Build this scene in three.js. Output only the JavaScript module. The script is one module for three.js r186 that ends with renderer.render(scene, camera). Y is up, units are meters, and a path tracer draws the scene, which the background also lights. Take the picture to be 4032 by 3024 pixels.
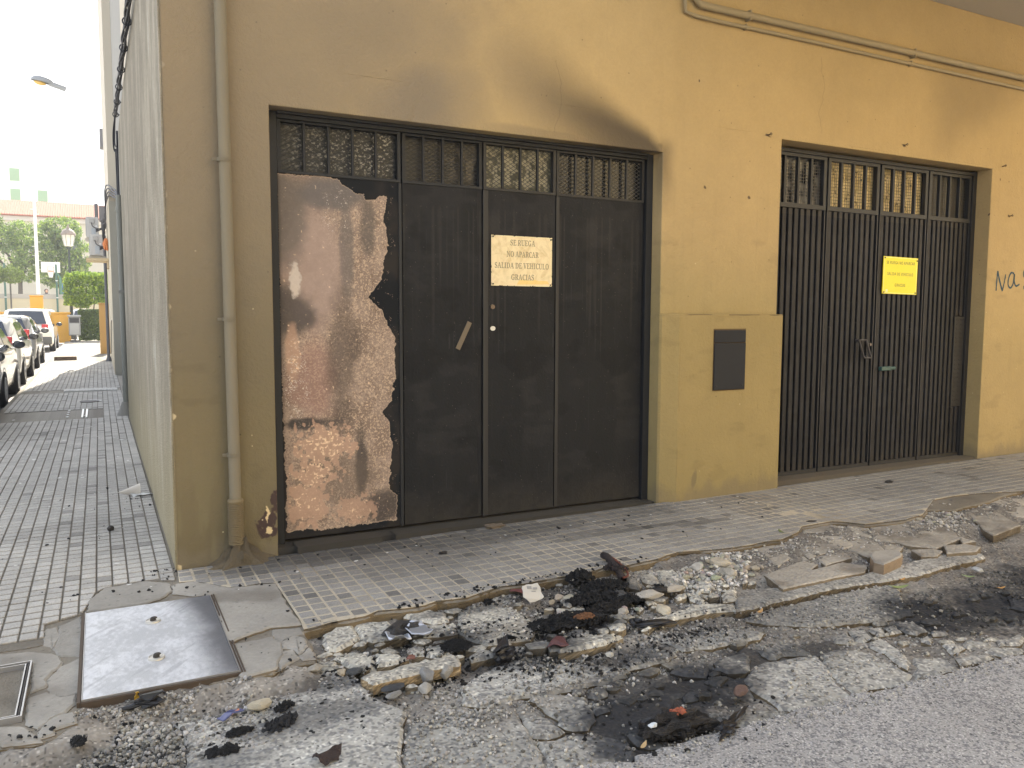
import * as THREE from 'three';
import { mergeGeometries } from 'three/addons/utils/BufferGeometryUtils.js';
import { RoundedBoxGeometry } from 'three/addons/geometries/RoundedBoxGeometry.js';
import { MarchingCubes } from 'three/addons/objects/MarchingCubes.js';

// ---------------------------------------------------------------- camera, sky, sun, exposure
const scene = new THREE.Scene();
const camera = new THREE.PerspectiveCamera(51.21, 4 / 3, 0.05, 900);
camera.position.set(-0.362, 1.5, 5.038);
camera.rotation.order = 'YXZ';
camera.rotation.set(-0.0845, -0.4753, 0.0036);
const renderer = new THREE.WebGLRenderer({ antialias: true });
renderer.toneMapping = THREE.LinearToneMapping;
renderer.toneMappingExposure = 3.7;
renderer.shadowMap.enabled = true;
scene.fog = new THREE.FogExp2(new THREE.Color(0.95, 0.96, 1.0), 0.0016);
const SUN = new THREE.Vector3(0.107, 0.655, -0.748).normalize();
const sun = new THREE.DirectionalLight(new THREE.Color(1.0, 0.93, 0.80), 4.6);
sun.position.copy(SUN).multiplyScalar(80); sun.target.position.set(0, 0, -5);
sun.castShadow = true; sun.shadow.mapSize.set(4096, 4096);
Object.assign(sun.shadow.camera, { left: -60, right: 60, top: 60, bottom: -60, near: 1, far: 220 });
scene.add(sun, sun.target);
{
  const w = 512, h = 256, d = new Float32Array(w * h * 4), v = new THREE.Vector3();
  for (let j = 0; j < h; j++) for (let i = 0; i < w; i++) {
    const th = ((j + 0.5) / h - 0.5) * Math.PI, ph = ((i + 0.5) / w - 0.5) * 2 * Math.PI;
    v.set(Math.cos(th) * Math.cos(ph), Math.sin(th), Math.cos(th) * Math.sin(ph));
    const up = Math.max(v.y, 0), c = Math.max(v.dot(SUN), 0), t = Math.pow(up, 0.5), k = (j * w + i) * 4;
    const g = 0.5 * Math.pow(c, 5) + 1.2 * Math.pow(c, 30);
    const lo = v.y < 0 ? 0.45 : 1;
    d[k] = (0.70 * (1 - t) + 0.21 * t + g) * lo; d[k + 1] = (0.70 * (1 - t) + 0.255 * t + g * 0.97) * lo; d[k + 2] = (0.69 * (1 - t) + 0.35 * t + g * 0.90) * lo; d[k + 3] = 1;
  }
  const sky = new THREE.DataTexture(d, w, h, THREE.RGBAFormat, THREE.FloatType);
  sky.mapping = THREE.EquirectangularReflectionMapping; sky.magFilter = sky.minFilter = THREE.LinearFilter; sky.needsUpdate = true;
  scene.background = sky; scene.environment = sky;
}

// ---------------------------------------------------------------- helpers
function rng(s) { return () => { s |= 0; s = s + 0x6D2B79F5 | 0; let t = Math.imul(s ^ s >>> 15, 1 | s); t = t + Math.imul(t ^ t >>> 7, 61 | t) ^ t; return ((t ^ t >>> 14) >>> 0) / 4294967296; }; }
const hash = (x, y, s = 0) => { let h = Math.imul(x | 0, 374761393) ^ Math.imul(y | 0, 668265263) ^ Math.imul(s | 0, 1274126177); h = Math.imul(h ^ h >>> 13, 1274126177); return ((h ^ h >>> 16) >>> 0) / 4294967296; };
function vn(x, y, s = 0) { const i = Math.floor(x), j = Math.floor(y); let a = x - i, b = y - j; a = a * a * (3 - 2 * a); b = b * b * (3 - 2 * b); return (hash(i, j, s) * (1 - a) + hash(i + 1, j, s) * a) * (1 - b) + (hash(i, j + 1, s) * (1 - a) + hash(i + 1, j + 1, s) * a) * b; }
function fbm(x, y, o = 4, s = 0) { let r = 0, a = 0.5, n = 0; for (let i = 0; i < o; i++) { r += a * vn(x, y, s + i); n += a; x *= 2.03; y *= 2.03; a *= 0.5; } return r / n; }
function vn3(x, y, z, s = 0) { const k = Math.floor(z), c = z - k, e = c * c * (3 - 2 * c); return vn(x, y, s + k * 7) * (1 - e) + vn(x, y, s + k * 7 + 7) * e; }
const sm = (a, b, x) => { x = Math.min(1, Math.max(0, (x - a) / (b - a))); return x * x * (3 - 2 * x); };
const mix = (a, b, t) => a + (b - a) * t, mix3 = (a, b, t) => [mix(a[0], b[0], t), mix(a[1], b[1], t), mix(a[2], b[2], t)];
const enc = new Uint8Array(4097); for (let i = 0; i < 4097; i++) { const l = i / 4096; enc[i] = Math.round(255 * (l <= 0.0031308 ? l * 12.92 : 1.055 * Math.pow(l, 1 / 2.4) - 0.055)); }
const e8 = (l) => enc[Math.max(0, Math.min(4096, Math.round(l * 4096)))];
function colourMap(w, h, fn, wrap = THREE.ClampToEdgeWrapping) {       // fn(u, v) -> linear base colour
  const d = new Uint8Array(w * h * 4);
  for (let j = 0; j < h; j++) for (let i = 0; i < w; i++) { const c = fn((i + 0.5) / w, (j + 0.5) / h), k = (j * w + i) * 4; d[k] = e8(c[0]); d[k + 1] = e8(c[1]); d[k + 2] = e8(c[2]); d[k + 3] = 255; }
  const t = new THREE.DataTexture(d, w, h); t.colorSpace = THREE.SRGBColorSpace; t.magFilter = THREE.LinearFilter; t.minFilter = THREE.LinearMipmapLinearFilter; t.generateMipmaps = true; t.wrapS = t.wrapT = wrap; t.needsUpdate = true; return t;
}
function greyMap(w, h, fn, rx = 1, ry = 1) {
  const d = new Uint8Array(w * h * 4);
  for (let j = 0; j < h; j++) for (let i = 0; i < w; i++) { const k = (j * w + i) * 4, g = Math.max(0, Math.min(255, Math.round(255 * fn((i + 0.5) / w, (j + 0.5) / h)))); d[k] = d[k + 1] = d[k + 2] = g; d[k + 3] = 255; }
  const t = new THREE.DataTexture(d, w, h); t.magFilter = THREE.LinearFilter; t.minFilter = THREE.LinearMipmapLinearFilter; t.generateMipmaps = true; t.wrapS = t.wrapT = THREE.RepeatWrapping; t.repeat.set(rx, ry); t.needsUpdate = true; return t;
}
const lin = (r, g, b) => new THREE.Color().setRGB(r, g, b);
function M(r, g, b, rough = 0.8, o = {}) { return new THREE.MeshStandardMaterial({ color: lin(r, g, b), roughness: rough, side: THREE.DoubleSide, ...o }); }
const used = new Map();
const numbered = (n) => { const k = used.get(n) || 0; used.set(n, k + 1); return k ? n + '_' + String(k).padStart(3, '0') : n; };
function thing(name, label, category, pos = [0, 0, 0], turn = 0, group) {
  const o = new THREE.Group(); o.name = numbered(name); o.position.set(...pos); o.rotation.y = turn; o.userData = { label, category }; if (group) o.userData.group = group; scene.add(o); return o;
}
function part(name, geo, mat, parent) { if (Array.isArray(geo)) geo = mergeGeometries(geo.map(plain)); const o = new THREE.Mesh(geo, mat); o.name = name; o.castShadow = o.receiveShadow = true; parent.add(o); return o; }
function grp(name, parent) { const o = new THREE.Group(); o.name = name; parent.add(o); return o; }
function solo(name, label, category, geo, mat, group) { const o = part(numbered(name), geo, mat, scene); o.userData = { label, category }; if (group) o.userData.group = group; return o; }
function plain(g) { g = g.index ? g.toNonIndexed() : g; for (const k of Object.keys(g.attributes)) if (!['position', 'normal', 'uv'].includes(k)) g.deleteAttribute(k); if (!g.attributes.uv) g.setAttribute('uv', new THREE.Float32BufferAttribute(new Float32Array(g.attributes.position.count * 2), 2)); return g; }
const box = (x0, x1, y0, y1, z0, z1) => new THREE.BoxGeometry(x1 - x0, y1 - y0, z1 - z0).translate((x0 + x1) / 2, (y0 + y1) / 2, (z0 + z1) / 2);
const rbox = (x0, x1, y0, y1, z0, z1, r = 0.004, s = 2) => new RoundedBoxGeometry(x1 - x0, y1 - y0, z1 - z0, s, r).translate((x0 + x1) / 2, (y0 + y1) / 2, (z0 + z1) / 2);
const cyl = (r0, r1, h, x, y, z, n = 20) => new THREE.CylinderGeometry(r1, r0, h, n).translate(x, y + h / 2, z);
function tube(pts, r, n = 8, seg = 0) { const c = new THREE.CatmullRomCurve3(pts.map(p => new THREE.Vector3(...p)), false, 'centripetal'); return new THREE.TubeGeometry(c, seg || pts.length * 6, r, n, false); }
function rod(a, b, r, n = 6) { const A = new THREE.Vector3(...a), B = new THREE.Vector3(...b), d = B.clone().sub(A), g = new THREE.CylinderGeometry(r, r, d.length(), n); g.applyQuaternion(new THREE.Quaternion().setFromUnitVectors(new THREE.Vector3(0, 1, 0), d.normalize())); return g.translate((A.x + B.x) / 2, (A.y + B.y) / 2, (A.z + B.z) / 2); }
// height of the pavement: it climbs a little along the facade, and the side street climbs beyond z = -8
const gy = (x, z) => 0.0092 * Math.max(-20, Math.min(20, x)) + (z < -8 ? 0.009 * Math.min(-8 - z, 60) : 0);

// ---------------------------------------------------------------- traced plan of the paving, metres (x, z)
const PALE = [
  [[0.55,1.29],[0.62,1.24],[0.7,1.25],[0.7,1.37],[0.69,1.42],[0.63,1.46],[0.56,1.49],[0.52,1.47],[0.52,1.38]],
  [[0.71,1.24],[0.79,1.23],[0.88,1.27],[0.88,1.33],[0.83,1.48],[0.74,1.47],[0.7,1.41]],
  [[0.97,1.22],[1.07,1.2],[1.13,1.24],[1.18,1.31],[1.15,1.42],[1.08,1.4],[1.01,1.32],[0.97,1.26]],
  [[1,1.37],[1.12,1.41],[1.15,1.47],[1.14,1.55],[1.06,1.55],[0.97,1.52]],
  [[1.25,1.3],[1.36,1.27],[1.47,1.29],[1.53,1.39],[1.53,1.5],[1.5,1.68],[1.42,1.79],[1.32,1.76],[1.21,1.74],[1.16,1.64],[1.15,1.52]],
  [[0.85,1.61],[0.9,1.6],[0.94,1.63],[0.9,1.72],[0.85,1.7]],
  [[0.94,1.64],[1,1.64],[1.02,1.69],[1.02,1.76],[0.96,1.77],[0.91,1.72]],
  [[0.53,1.58],[0.65,1.56],[0.7,1.63],[0.67,1.73],[0.6,1.76],[0.57,1.69]],
  [[0.7,1.62],[0.79,1.66],[0.82,1.73],[0.74,1.76],[0.67,1.74]],
  [[1.08,1.81],[1.15,1.77],[1.2,1.82],[1.19,1.87],[1.13,1.88],[1.06,1.88]],
  [[1.45,1.99],[1.56,1.89],[1.69,1.9],[1.8,1.94],[1.76,2],[1.66,2.02],[1.55,2.01]],
  [[1.56,1.8],[1.6,1.79],[1.69,1.77],[1.73,1.83],[1.71,1.88],[1.66,1.89],[1.57,1.87],[1.53,1.86]],
  [[1.83,1.82],[1.92,1.85],[1.89,1.9],[1.84,1.91],[1.81,1.88]],
  [[2.42,1.28],[2.52,1.22],[2.57,1.23],[2.43,1.48],[2.41,1.45],[2.39,1.38]],
  [[2.57,1.24],[2.68,1.27],[2.65,1.39],[2.59,1.52],[2.5,1.56],[2.43,1.5]],
  [[2.17,1.35],[2.19,1.45],[2.18,1.52],[2.13,1.54],[2.08,1.49]],
  [[2.33,1.27],[2.39,1.3],[2.36,1.39],[2.3,1.45],[2.26,1.4]],
  [[1.84,1.37],[1.95,1.32],[1.87,1.47],[1.79,1.53],[1.77,1.47]],
  [[2.59,1.56],[2.67,1.55],[2.7,1.6],[2.61,1.69],[2.57,1.65]],
  [[2.47,1.64],[2.54,1.64],[2.51,1.78],[2.45,1.8],[2.44,1.72]],
  [[2.64,1.74],[2.73,1.7],[2.75,1.74],[2.64,1.86],[2.55,1.85]],
  [[2.05,1.86],[2.19,1.84],[2.4,1.8],[2.52,1.85],[2.6,1.9],[2.55,1.96],[2.41,1.92],[2.21,1.91],[2.07,1.9]]];
const CHUNK = [
  [[3.39,1.23],[3.56,1.2],[3.42,1.48],[3.23,1.58]],
  [[3.57,1.2],[3.68,1.2],[3.5,1.56],[3.42,1.5]],
  [[3.7,1.19],[3.96,1.2],[3.83,1.48],[3.53,1.54]],
  [[3.96,1.21],[4.1,1.3],[3.99,1.48],[3.84,1.51],[3.84,1.47]],
  [[3.58,1.56],[3.86,1.52],[3.78,1.64],[3.52,1.67]],
  [[3.06,1.64],[3.28,1.6],[3.46,1.56],[3.47,1.65],[3.36,1.7],[3.04,1.69]],
  [[3.03,1.7],[3.36,1.72],[3.64,1.7],[3.72,1.81],[3.6,1.88],[3.42,1.87],[2.95,1.88]],
  [[3.95,1.34],[4.17,1.38],[4.17,1.55],[4.07,1.65],[3.88,1.69],[3.91,1.52]],
  [[4.35,1.03],[4.37,1.09],[4.16,1.29],[4.09,1.25]],
  [[4.36,1.13],[4.41,1.25],[4.27,1.39],[4.17,1.34]],
  [[4.5,1.16],[4.74,1.18],[4.92,1.29],[4.93,1.53],[4.76,1.7],[4.43,1.76],[4.33,1.65],[4.32,1.55]],
  [[4.34,1.35],[4.37,1.44],[4.29,1.56],[4.23,1.48]],
  [[4.24,1.52],[4.25,1.65],[4.16,1.69],[4.08,1.66]],
  [[4.26,1.72],[4.4,1.77],[4.4,1.82],[4.28,1.87],[4.19,1.83]],
  [[4.51,1.77],[4.66,1.81],[4.68,1.89],[4.57,1.94],[4.38,1.88]],
  [[5.52,1.25],[5.76,1.27],[5.44,1.7],[5,1.78],[5.1,1.66]],
  [[5.91,1.17],[6.13,1.11],[6.27,1.13],[6.08,1.27],[5.89,1.28]],
  [[6.24,1.17],[6.38,1.18],[6.11,1.34],[6.05,1.31]],
  [[5.84,1.31],[6.06,1.37],[5.72,1.57],[5.67,1.54]],
  [[4.8,1.68],[4.79,1.79],[4.68,1.78]],
  [[4.05,0.99],[4.36,0.98],[4.21,1.14],[4.06,1.17],[3.96,1.1]]];
const ASPH = [
  [[2.66,1.83],[2.93,1.79],[3,1.83],[3.46,1.84],[3.67,1.86],[3.83,1.85],[4.04,1.84],[4.45,1.83],[4.64,1.89],[4.62,1.98],[4.56,2],[4.39,2],[4.1,2.01],[3.9,2.03],[3.66,2.01],[3.49,1.99],[3.22,1.96],[2.8,1.98],[2.52,1.98]],
  [[2.77,2],[3.18,2],[3.48,2.02],[3.68,2.06],[3.56,2.17],[3.41,2.3],[3.37,2.4],[3.17,2.39],[2.97,2.33],[2.75,2.26],[2.59,2.13],[2.52,2.05],[2.61,2]],
  [[1.99,2.07],[2.25,2.05],[2.44,2.11],[2.5,2.21],[2.42,2.25],[2.15,2.22],[2.02,2.19]],
  [[2.55,2.51],[2.62,2.5],[2.74,2.55],[2.75,2.64],[2.73,2.84],[2.62,2.89],[2.46,2.85],[2.34,2.86],[2.39,2.74],[2.49,2.56]],
  [[2.16,2.48],[2.24,2.46],[2.42,2.48],[2.51,2.52],[2.46,2.61],[2.37,2.75],[2.32,2.86],[2.22,2.86],[2.08,2.85],[1.98,2.81],[2.01,2.69],[2.01,2.62],[2.05,2.54]],
  [[2.32,2.35],[2.49,2.34],[2.54,2.37],[2.51,2.49],[2.4,2.45],[2.29,2.44]],
  [[2.75,2.4],[2.87,2.38],[2.8,2.48],[2.76,2.5],[2.71,2.45]],
  [[2.88,2.38],[2.96,2.41],[2.92,2.49],[2.82,2.51],[2.81,2.48]],
  [[2.97,2.42],[3.05,2.45],[2.98,2.52],[2.92,2.51]],
  [[3.06,2.46],[3.13,2.44],[3.08,2.53],[3.01,2.52]],
  [[3.15,2.43],[3.26,2.47],[3.2,2.57],[3.12,2.58],[3.09,2.53]],
  [[2.86,2.52],[2.93,2.52],[2.92,2.59],[2.87,2.7],[2.82,2.77],[2.75,2.81],[2.76,2.74],[2.8,2.65],[2.8,2.58]],
  [[2.88,2.74],[2.99,2.79],[2.99,2.84],[2.97,2.9],[2.84,2.89],[2.77,2.89],[2.7,2.88],[2.77,2.82]],
  [[3.06,2.64],[3.14,2.61],[3.14,2.66],[3.08,2.68]],
  [[3.23,2.57],[3.3,2.6],[3.27,2.65],[3.19,2.62]],
  [[3.12,2.72],[3.18,2.72],[3.18,2.78],[3.16,2.8],[3.05,2.8]],
  [[3.24,2.73],[3.31,2.72],[3.35,2.81],[3.27,2.82],[3.2,2.78]],
  [[3.04,2.84],[3.18,2.87],[3.21,2.91],[3.11,2.92],[2.98,2.9]],
  [[3.22,2.85],[3.3,2.83],[3.38,2.87],[3.41,2.92],[3.37,2.94],[3.26,2.92]],
  [[3.41,2.8],[3.49,2.8],[3.58,2.82],[3.45,2.89],[3.35,2.84]],
  [[4.07,2.45],[4.2,2.52],[3.94,2.67],[3.91,2.57]],
  [[1.69,2.75],[1.78,2.73],[1.92,2.77],[1.92,2.78],[1.99,2.84],[1.87,2.83],[1.78,2.84],[1.75,2.82]],
  [[0.51,2.54],[0.59,2.32],[0.64,2.23],[0.81,2.22],[0.88,2.26],[0.97,2.25],[1.06,2.26],[1.05,2.35],[1.03,2.43],[1.02,2.55],[1,2.63],[0.95,2.78]],
  [[1.07,2.29],[1.13,2.28],[1.13,2.36],[1.14,2.45],[1.15,2.56],[1.11,2.57],[1.06,2.56],[1.02,2.54],[1.04,2.42]],
  [[1.14,2.28],[1.23,2.27],[1.31,2.33],[1.36,2.37],[1.32,2.46],[1.29,2.54],[1.23,2.59],[1.17,2.57],[1.15,2.54],[1.16,2.43],[1.15,2.34]],
  [[1.33,2.29],[1.4,2.3],[1.37,2.35],[1.33,2.34]],
  [[1.4,2.31],[1.45,2.3],[1.48,2.33],[1.45,2.39],[1.39,2.4],[1.37,2.36]],
  [[1.36,2.39],[1.38,2.45],[1.39,2.5],[1.32,2.5],[1.33,2.44]],
  [[1.02,2.56],[1.08,2.58],[1.15,2.58],[1.21,2.62],[1.28,2.67],[1.31,2.72],[1.3,2.79],[1.25,2.83],[1.02,2.76],[0.96,2.77],[1,2.68],[1.01,2.61]],
  [[1.34,2.68],[1.41,2.7],[1.46,2.74],[1.41,2.81],[1.35,2.81],[1.32,2.76]],
  [[1.81,2.33],[1.9,2.31],[2.02,2.32],[1.99,2.39],[1.93,2.45],[1.85,2.4]],
  [[2.04,2.37],[2.13,2.34],[2.23,2.35],[2.2,2.42],[2.1,2.51],[2.02,2.47],[1.99,2.42]],
  [[1.85,2.06],[1.92,2.09],[1.96,2.21],[1.88,2.24],[1.76,2.24],[1.67,2.23],[1.67,2.2]],
  [[-0.83,1.97],[-0.86,1.69],[-0.73,1.73],[-0.63,1.73],[-0.45,1.71],[-0.33,1.78],[-0.17,1.82],[-0.14,1.93],[-0.14,2.05],[-0.16,2.32]],
  [[-0.16,1.83],[-0.04,1.83],[0.1,1.87],[0.15,1.74],[0.19,1.59],[0.34,1.5],[0.33,1.5],[0.42,1.53],[0.49,1.66],[0.56,1.71],[0.59,1.9],[0.58,1.97],[0.63,2.07],[0.66,2.15],[0.6,2.27],[0.51,2.54],[-0.16,2.32],[-0.13,2.05],[-0.13,1.93]],
  [[0.94,2.05],[1.05,1.97],[1.18,1.93],[1.31,1.92],[1.41,2.01],[1.37,1.96],[1.48,2.06],[1.6,2.15],[1.65,2.22],[1.63,2.28],[1.51,2.29],[1.42,2.28],[1.31,2.28],[1.21,2.26],[1.06,2.24],[1.03,2.26],[0.94,2.24],[0.89,2.19]]];
const CEM = [
  [[-0.46,0.35],[-0.38,0.18],[-0.29,0.17],[-0.18,0.15],[-0.06,0.25],[-0.06,0.4],[-0.13,0.5],[-0.23,0.54],[-0.46,0.53]],
  [[-0.05,0.31],[-0.02,0.28],[0.06,0.28],[0.15,0.38],[0.23,0.49],[0.31,0.51],[0.39,0.51],[0.47,0.53],[0.46,0.78],[0.45,0.9],[0.46,1.14],[0.46,1.21],[0.32,1.17],[0.13,1.26],[0.11,1.25],[0.12,0.92],[0.13,0.66],[0.12,0.55],[0.04,0.52],[-0.05,0.44]],
  [[0.12,1.3],[0.31,1.3],[0.33,1.37],[0.31,1.51],[0.26,1.64],[0.16,1.66],[0.11,1.65],[0.12,1.36]],
  [[0.31,1.29],[0.33,1.19],[0.45,1.23],[0.45,1.26],[0.45,1.31],[0.39,1.31],[0.33,1.37]],
  [[0.33,1.38],[0.4,1.32],[0.44,1.36],[0.43,1.46],[0.38,1.55],[0.37,1.46],[0.33,1.44]],
  [[0.32,1.48],[0.36,1.48],[0.37,1.57],[0.28,1.64],[0.28,1.59]],
  [[0.38,1.56],[0.44,1.48],[0.44,1.51],[0.43,1.62],[0.38,1.61]],
  [[-0.58,0.67],[-0.49,0.57],[-0.48,1.11],[-0.57,1.05],[-0.59,0.95],[-0.58,0.82]],
  [[-0.64,0.67],[-0.59,0.67],[-0.58,0.81],[-0.6,0.95],[-0.64,0.88]],
  [[-0.81,0.92],[-0.68,0.96],[-0.57,1.06],[-0.56,1.16],[-0.61,1.27],[-0.61,1.37],[-0.65,1.4],[-0.67,1.09],[-0.79,1.09]],
  [[-0.6,1.39],[-0.6,1.29],[-0.56,1.18],[-0.48,1.11],[-0.48,1.49],[-0.54,1.49],[-0.58,1.47]],
  [[-0.65,1.68],[-0.66,1.45],[-0.6,1.43],[-0.54,1.51],[-0.5,1.51],[-0.5,1.59],[-0.53,1.65],[-0.57,1.68],[-0.61,1.75]],
  [[-0.75,1.79],[-0.76,1.65],[-0.67,1.69],[-0.63,1.76],[-0.6,1.84],[-0.69,1.82]],
  [[-0.58,1.7],[-0.55,1.67],[-0.5,1.67],[-0.49,1.76],[-0.56,1.78],[-0.56,1.82],[-0.6,1.83],[-0.61,1.77]]];
const EDGE = [[-0.81,1.77],[-0.72,1.82],[-0.69,1.83],[-0.61,1.85],[-0.56,1.84],[-0.49,1.76],[-0.47,1.62],[-0.42,1.61],[-0.17,1.61],[0.11,1.64],[0.16,1.67],[0.25,1.66],[0.32,1.62],[0.25,1.66],[0.29,1.62],[0.36,1.62],[0.43,1.64],[0.44,1.58],[0.46,1.42],[0.45,1.33],[0.46,1.28],[0.53,1.26],[0.6,1.24],[0.69,1.25],[0.76,1.25],[0.85,1.21],[0.93,1.23],[1,1.25],[1.09,1.25],[1.17,1.21],[1.24,1.24],[1.32,1.25],[1.42,1.21],[1.57,1.18],[1.69,1.2],[1.92,1.18],[2.03,1.2],[2.18,1.18],[2.24,1.17],[2.32,1.19],[2.53,1.19],[2.64,1.18],[2.72,1.15],[2.87,1.1],[3.04,1.19],[3.18,1.22],[3.34,1.23],[3.47,1.22],[3.59,1.24],[3.45,1.19],[3.62,1.23],[3.84,1.15],[3.97,1.07],[4.27,1.06],[4.33,1.12],[4.41,1.23],[4.62,1.27],[4.77,1.28],[4.88,1.26],[5,1.26],[5.23,1.14],[5.42,1.24],[5.57,1.21],[5.87,1.2],[6.22,1.12],[6.51,1.11]];
const TILE_F = [[-0,0.03],[-0.01,0.26],[0.06,0.27],[0.15,0.37],[0.23,0.48],[0.31,0.5],[0.39,0.49],[0.47,0.52],[0.47,0.53],[0.47,0.77],[0.47,0.94],[0.47,1.14],[0.46,1.27],[0.53,1.26],[0.6,1.24],[0.69,1.24],[0.77,1.24],[0.85,1.2],[0.93,1.22],[1.01,1.24],[1.09,1.24],[1.17,1.21],[1.25,1.23],[1.33,1.24],[1.42,1.21],[1.57,1.17],[1.7,1.19],[1.92,1.18],[2.03,1.19],[2.18,1.18],[2.25,1.16],[2.32,1.19],[2.53,1.18],[2.65,1.17],[2.73,1.14],[2.84,1.12],[3.05,1.18],[3.19,1.21],[3.35,1.22],[3.48,1.21],[3.6,1.23],[3.46,1.19],[3.63,1.22],[3.86,1.14],[3.99,1.05],[4.29,1.05],[4.35,1.1],[4.43,1.22],[4.64,1.25],[4.79,1.27],[4.9,1.25],[5.02,1.24],[5.25,1.12],[5.53,0.97],[5.82,0.96],[6.09,1],[6.48,1.12]];
const TILE_L = [[-0,0.04],[-0.03,0.2],[-0.17,0.13],[-0.29,0.14],[-0.38,0.16],[-0.43,0.22],[-0.45,0.33],[-0.49,0.54],[-0.57,0.57],[-0.65,0.61],[-0.64,0.88],[-0.71,0.89],[-0.81,0.88],[-0.96,0.89]];
const NEWASPH = [[0.94,2.8],[1.01,2.78],[1.23,2.85],[1.33,2.83],[1.4,2.83],[1.51,2.83],[1.58,2.82],[1.76,2.87],[1.76,2.86],[1.85,2.85],[2.04,2.86],[2.2,2.87],[2.31,2.88],[2.45,2.9],[2.65,2.91],[2.92,2.92],[3.08,2.94],[3.25,2.95],[3.34,2.96],[3.58,2.99]];
const KERBPIECE = [[0.57,1.84],[0.62,1.81],[0.69,1.84],[0.76,1.82],[0.86,1.83],[0.93,1.84],[0.99,1.82],[1,1.85],[0.99,1.93],[0.97,1.96],[0.9,1.94],[0.77,1.94],[0.68,1.94],[0.59,1.94],[0.58,1.89]];
const BLOCK = [[3.78,1.78],[3.88,1.73],[4.04,1.78],[3.98,1.85],[3.92,1.89],[3.7,1.94],[3.69,1.88]];
const LID = [[-0.48,0.58],[0.12,0.58],[0.11,1.62],[-0.47,1.62]];
const LID2 = [[-0.99,1.04],[-0.67,1.09],[-0.67,1.64],[-0.93,1.6]];

// ---------------------------------------------------------------- stains on the ground left by the fire
const SOOT = [[1.5, 2.6, 0.34, 0.26, 1], [1.85, 2.5, 0.34, 0.2, 1], [1.3, 2.75, 0.2, 0.13, 0.95], [1.6, 2.35, 0.25, 0.12, 0.8], [3.45, 2.42, 0.34, 0.27, 1], [3.95, 2.55, 0.5, 0.33, 1], [4.6, 2.5, 0.5, 0.4, 0.9], [2.5, 2.45, 0.3, 0.1, 0.75], [2.25, 2.38, 0.15, 0.14, 0.8],
  [1.1, 1.62, 0.2, 0.12, 0.85], [1.7, 1.75, 0.3, 0.13, 0.9], [2.05, 1.45, 0.26, 0.17, 0.95], [1.35, 1.92, 0.35, 0.12, 0.8], [0.5, 1.78, 0.22, 0.08, 0.7], [0.3, 2.02, 0.3, 0.12, 0.55], [0.85, 1.5, 0.25, 0.1, 0.6], [1.75, 2.12, 0.3, 0.1, 0.75], [2.3, 1.58, 0.2, 0.08, 0.8], [1.3, 1.3, 0.3, 0.07, 0.7], [1.8, 1.25, 0.3, 0.07, 0.75], [-0.35, 2.0, 0.25, 0.12, 0.5], [-0.1, 2.2, 0.2, 0.1, 0.5],
  [0.95, 0.12, 0.7, 0.26, 0.85], [0.5, 0.2, 0.4, 0.16, 0.7], [1.9, 0.22, 0.9, 0.24, 0.7], [2.9, 0.15, 0.6, 0.22, 0.45], [1.35, 0.5, 0.7, 0.28, 0.4], [2.5, 0.5, 0.5, 0.12, 0.4], [2.9, 0.55, 0.35, 0.06, 0.5], [3.4, 0.62, 0.3, 0.05, 0.6], [2.6, 2.05, 0.6, 0.25, 0.35], [-0.4, -1.3, 0.5, 0.5, 0.22], [-0.6, -3, 0.8, 1, 0.15]];
function soot(x, z) {
  let s = 0; const n = 0.75 * (fbm(x * 9, z * 9, 4, 50) - 0.5) + 0.35 * (vn(x * 60, z * 60, 60) - 0.5);
  for (const [a, b, rx, rz, k] of SOOT) { const dx = (x - a) / rx, dz = (z - b) / rz, q = Math.sqrt(dx * dx + dz * dz); if (q < 1.9) s = Math.max(s, k * sm(1.35, 0.55, q + n)); }
  return s;
}
function aggregate(x, z, cement, stone, size) {       // pebbles set in a paler binder
  const a = 0.65 * vn(x / size, z / size, 3) + 0.35 * vn(x / size * 0.45 + 3, z / size * 0.45, 6), b = vn(x / size * 1.9 + 9, z / size * 1.9, 4), c = hash(Math.floor(x / size * 1.1), Math.floor(z / size * 1.1), 5);
  let col = cement.map(v => v * (0.84 + 0.32 * b)); const k = sm(0.50, 0.68, a) * (0.4 + 0.6 * c);
  col = mix3(col, stone.map(v => v * (0.55 + 0.9 * c)), k); if (c > 0.92) col = col.map(v => v * 1.55); if (vn(x / size * 0.6 + 40, z / size * 0.6, 12) > 0.84) col = col.map(v => v * (c > 0.5 ? 0.35 : 1.5)); return col;
}
const groundMap = colourMap(2048, 1024, (u, v) => {
  const x = u * 10 - 2, z = v * 5 - 0.6; let c = aggregate(x, z, [0.41, 0.395, 0.365], [0.125, 0.125, 0.13], 0.0105);
  const d = fbm(x * 3, z * 3, 4, 21); const d2 = fbm(x * 11 + 4, z * 11, 3, 25); c = c.map((q, i) => q * mix(0.66, 1.16, d) * mix(0.8, 1.15, d2) * (i === 2 ? 0.97 : 1)); c = mix3(c, [0.16, 0.14, 0.115], 0.55 * sm(0.52, 0.75, fbm(x * 2.1 + 7, z * 3, 4, 28))); return mix3(c, [0.028, 0.030, 0.035].map(q => q * (0.6 + 0.9 * vn(x * 90, z * 90, 8))), 0.97 * soot(x, z));
});
const groundBump = greyMap(2048, 1024, (u, v) => { const x = u * 10 - 2, z = v * 5 - 0.6; return 0.25 + 0.5 * vn(x / 0.0105, z / 0.0105, 3) + 0.25 * vn(x / 0.006, z / 0.006, 11); });
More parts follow.
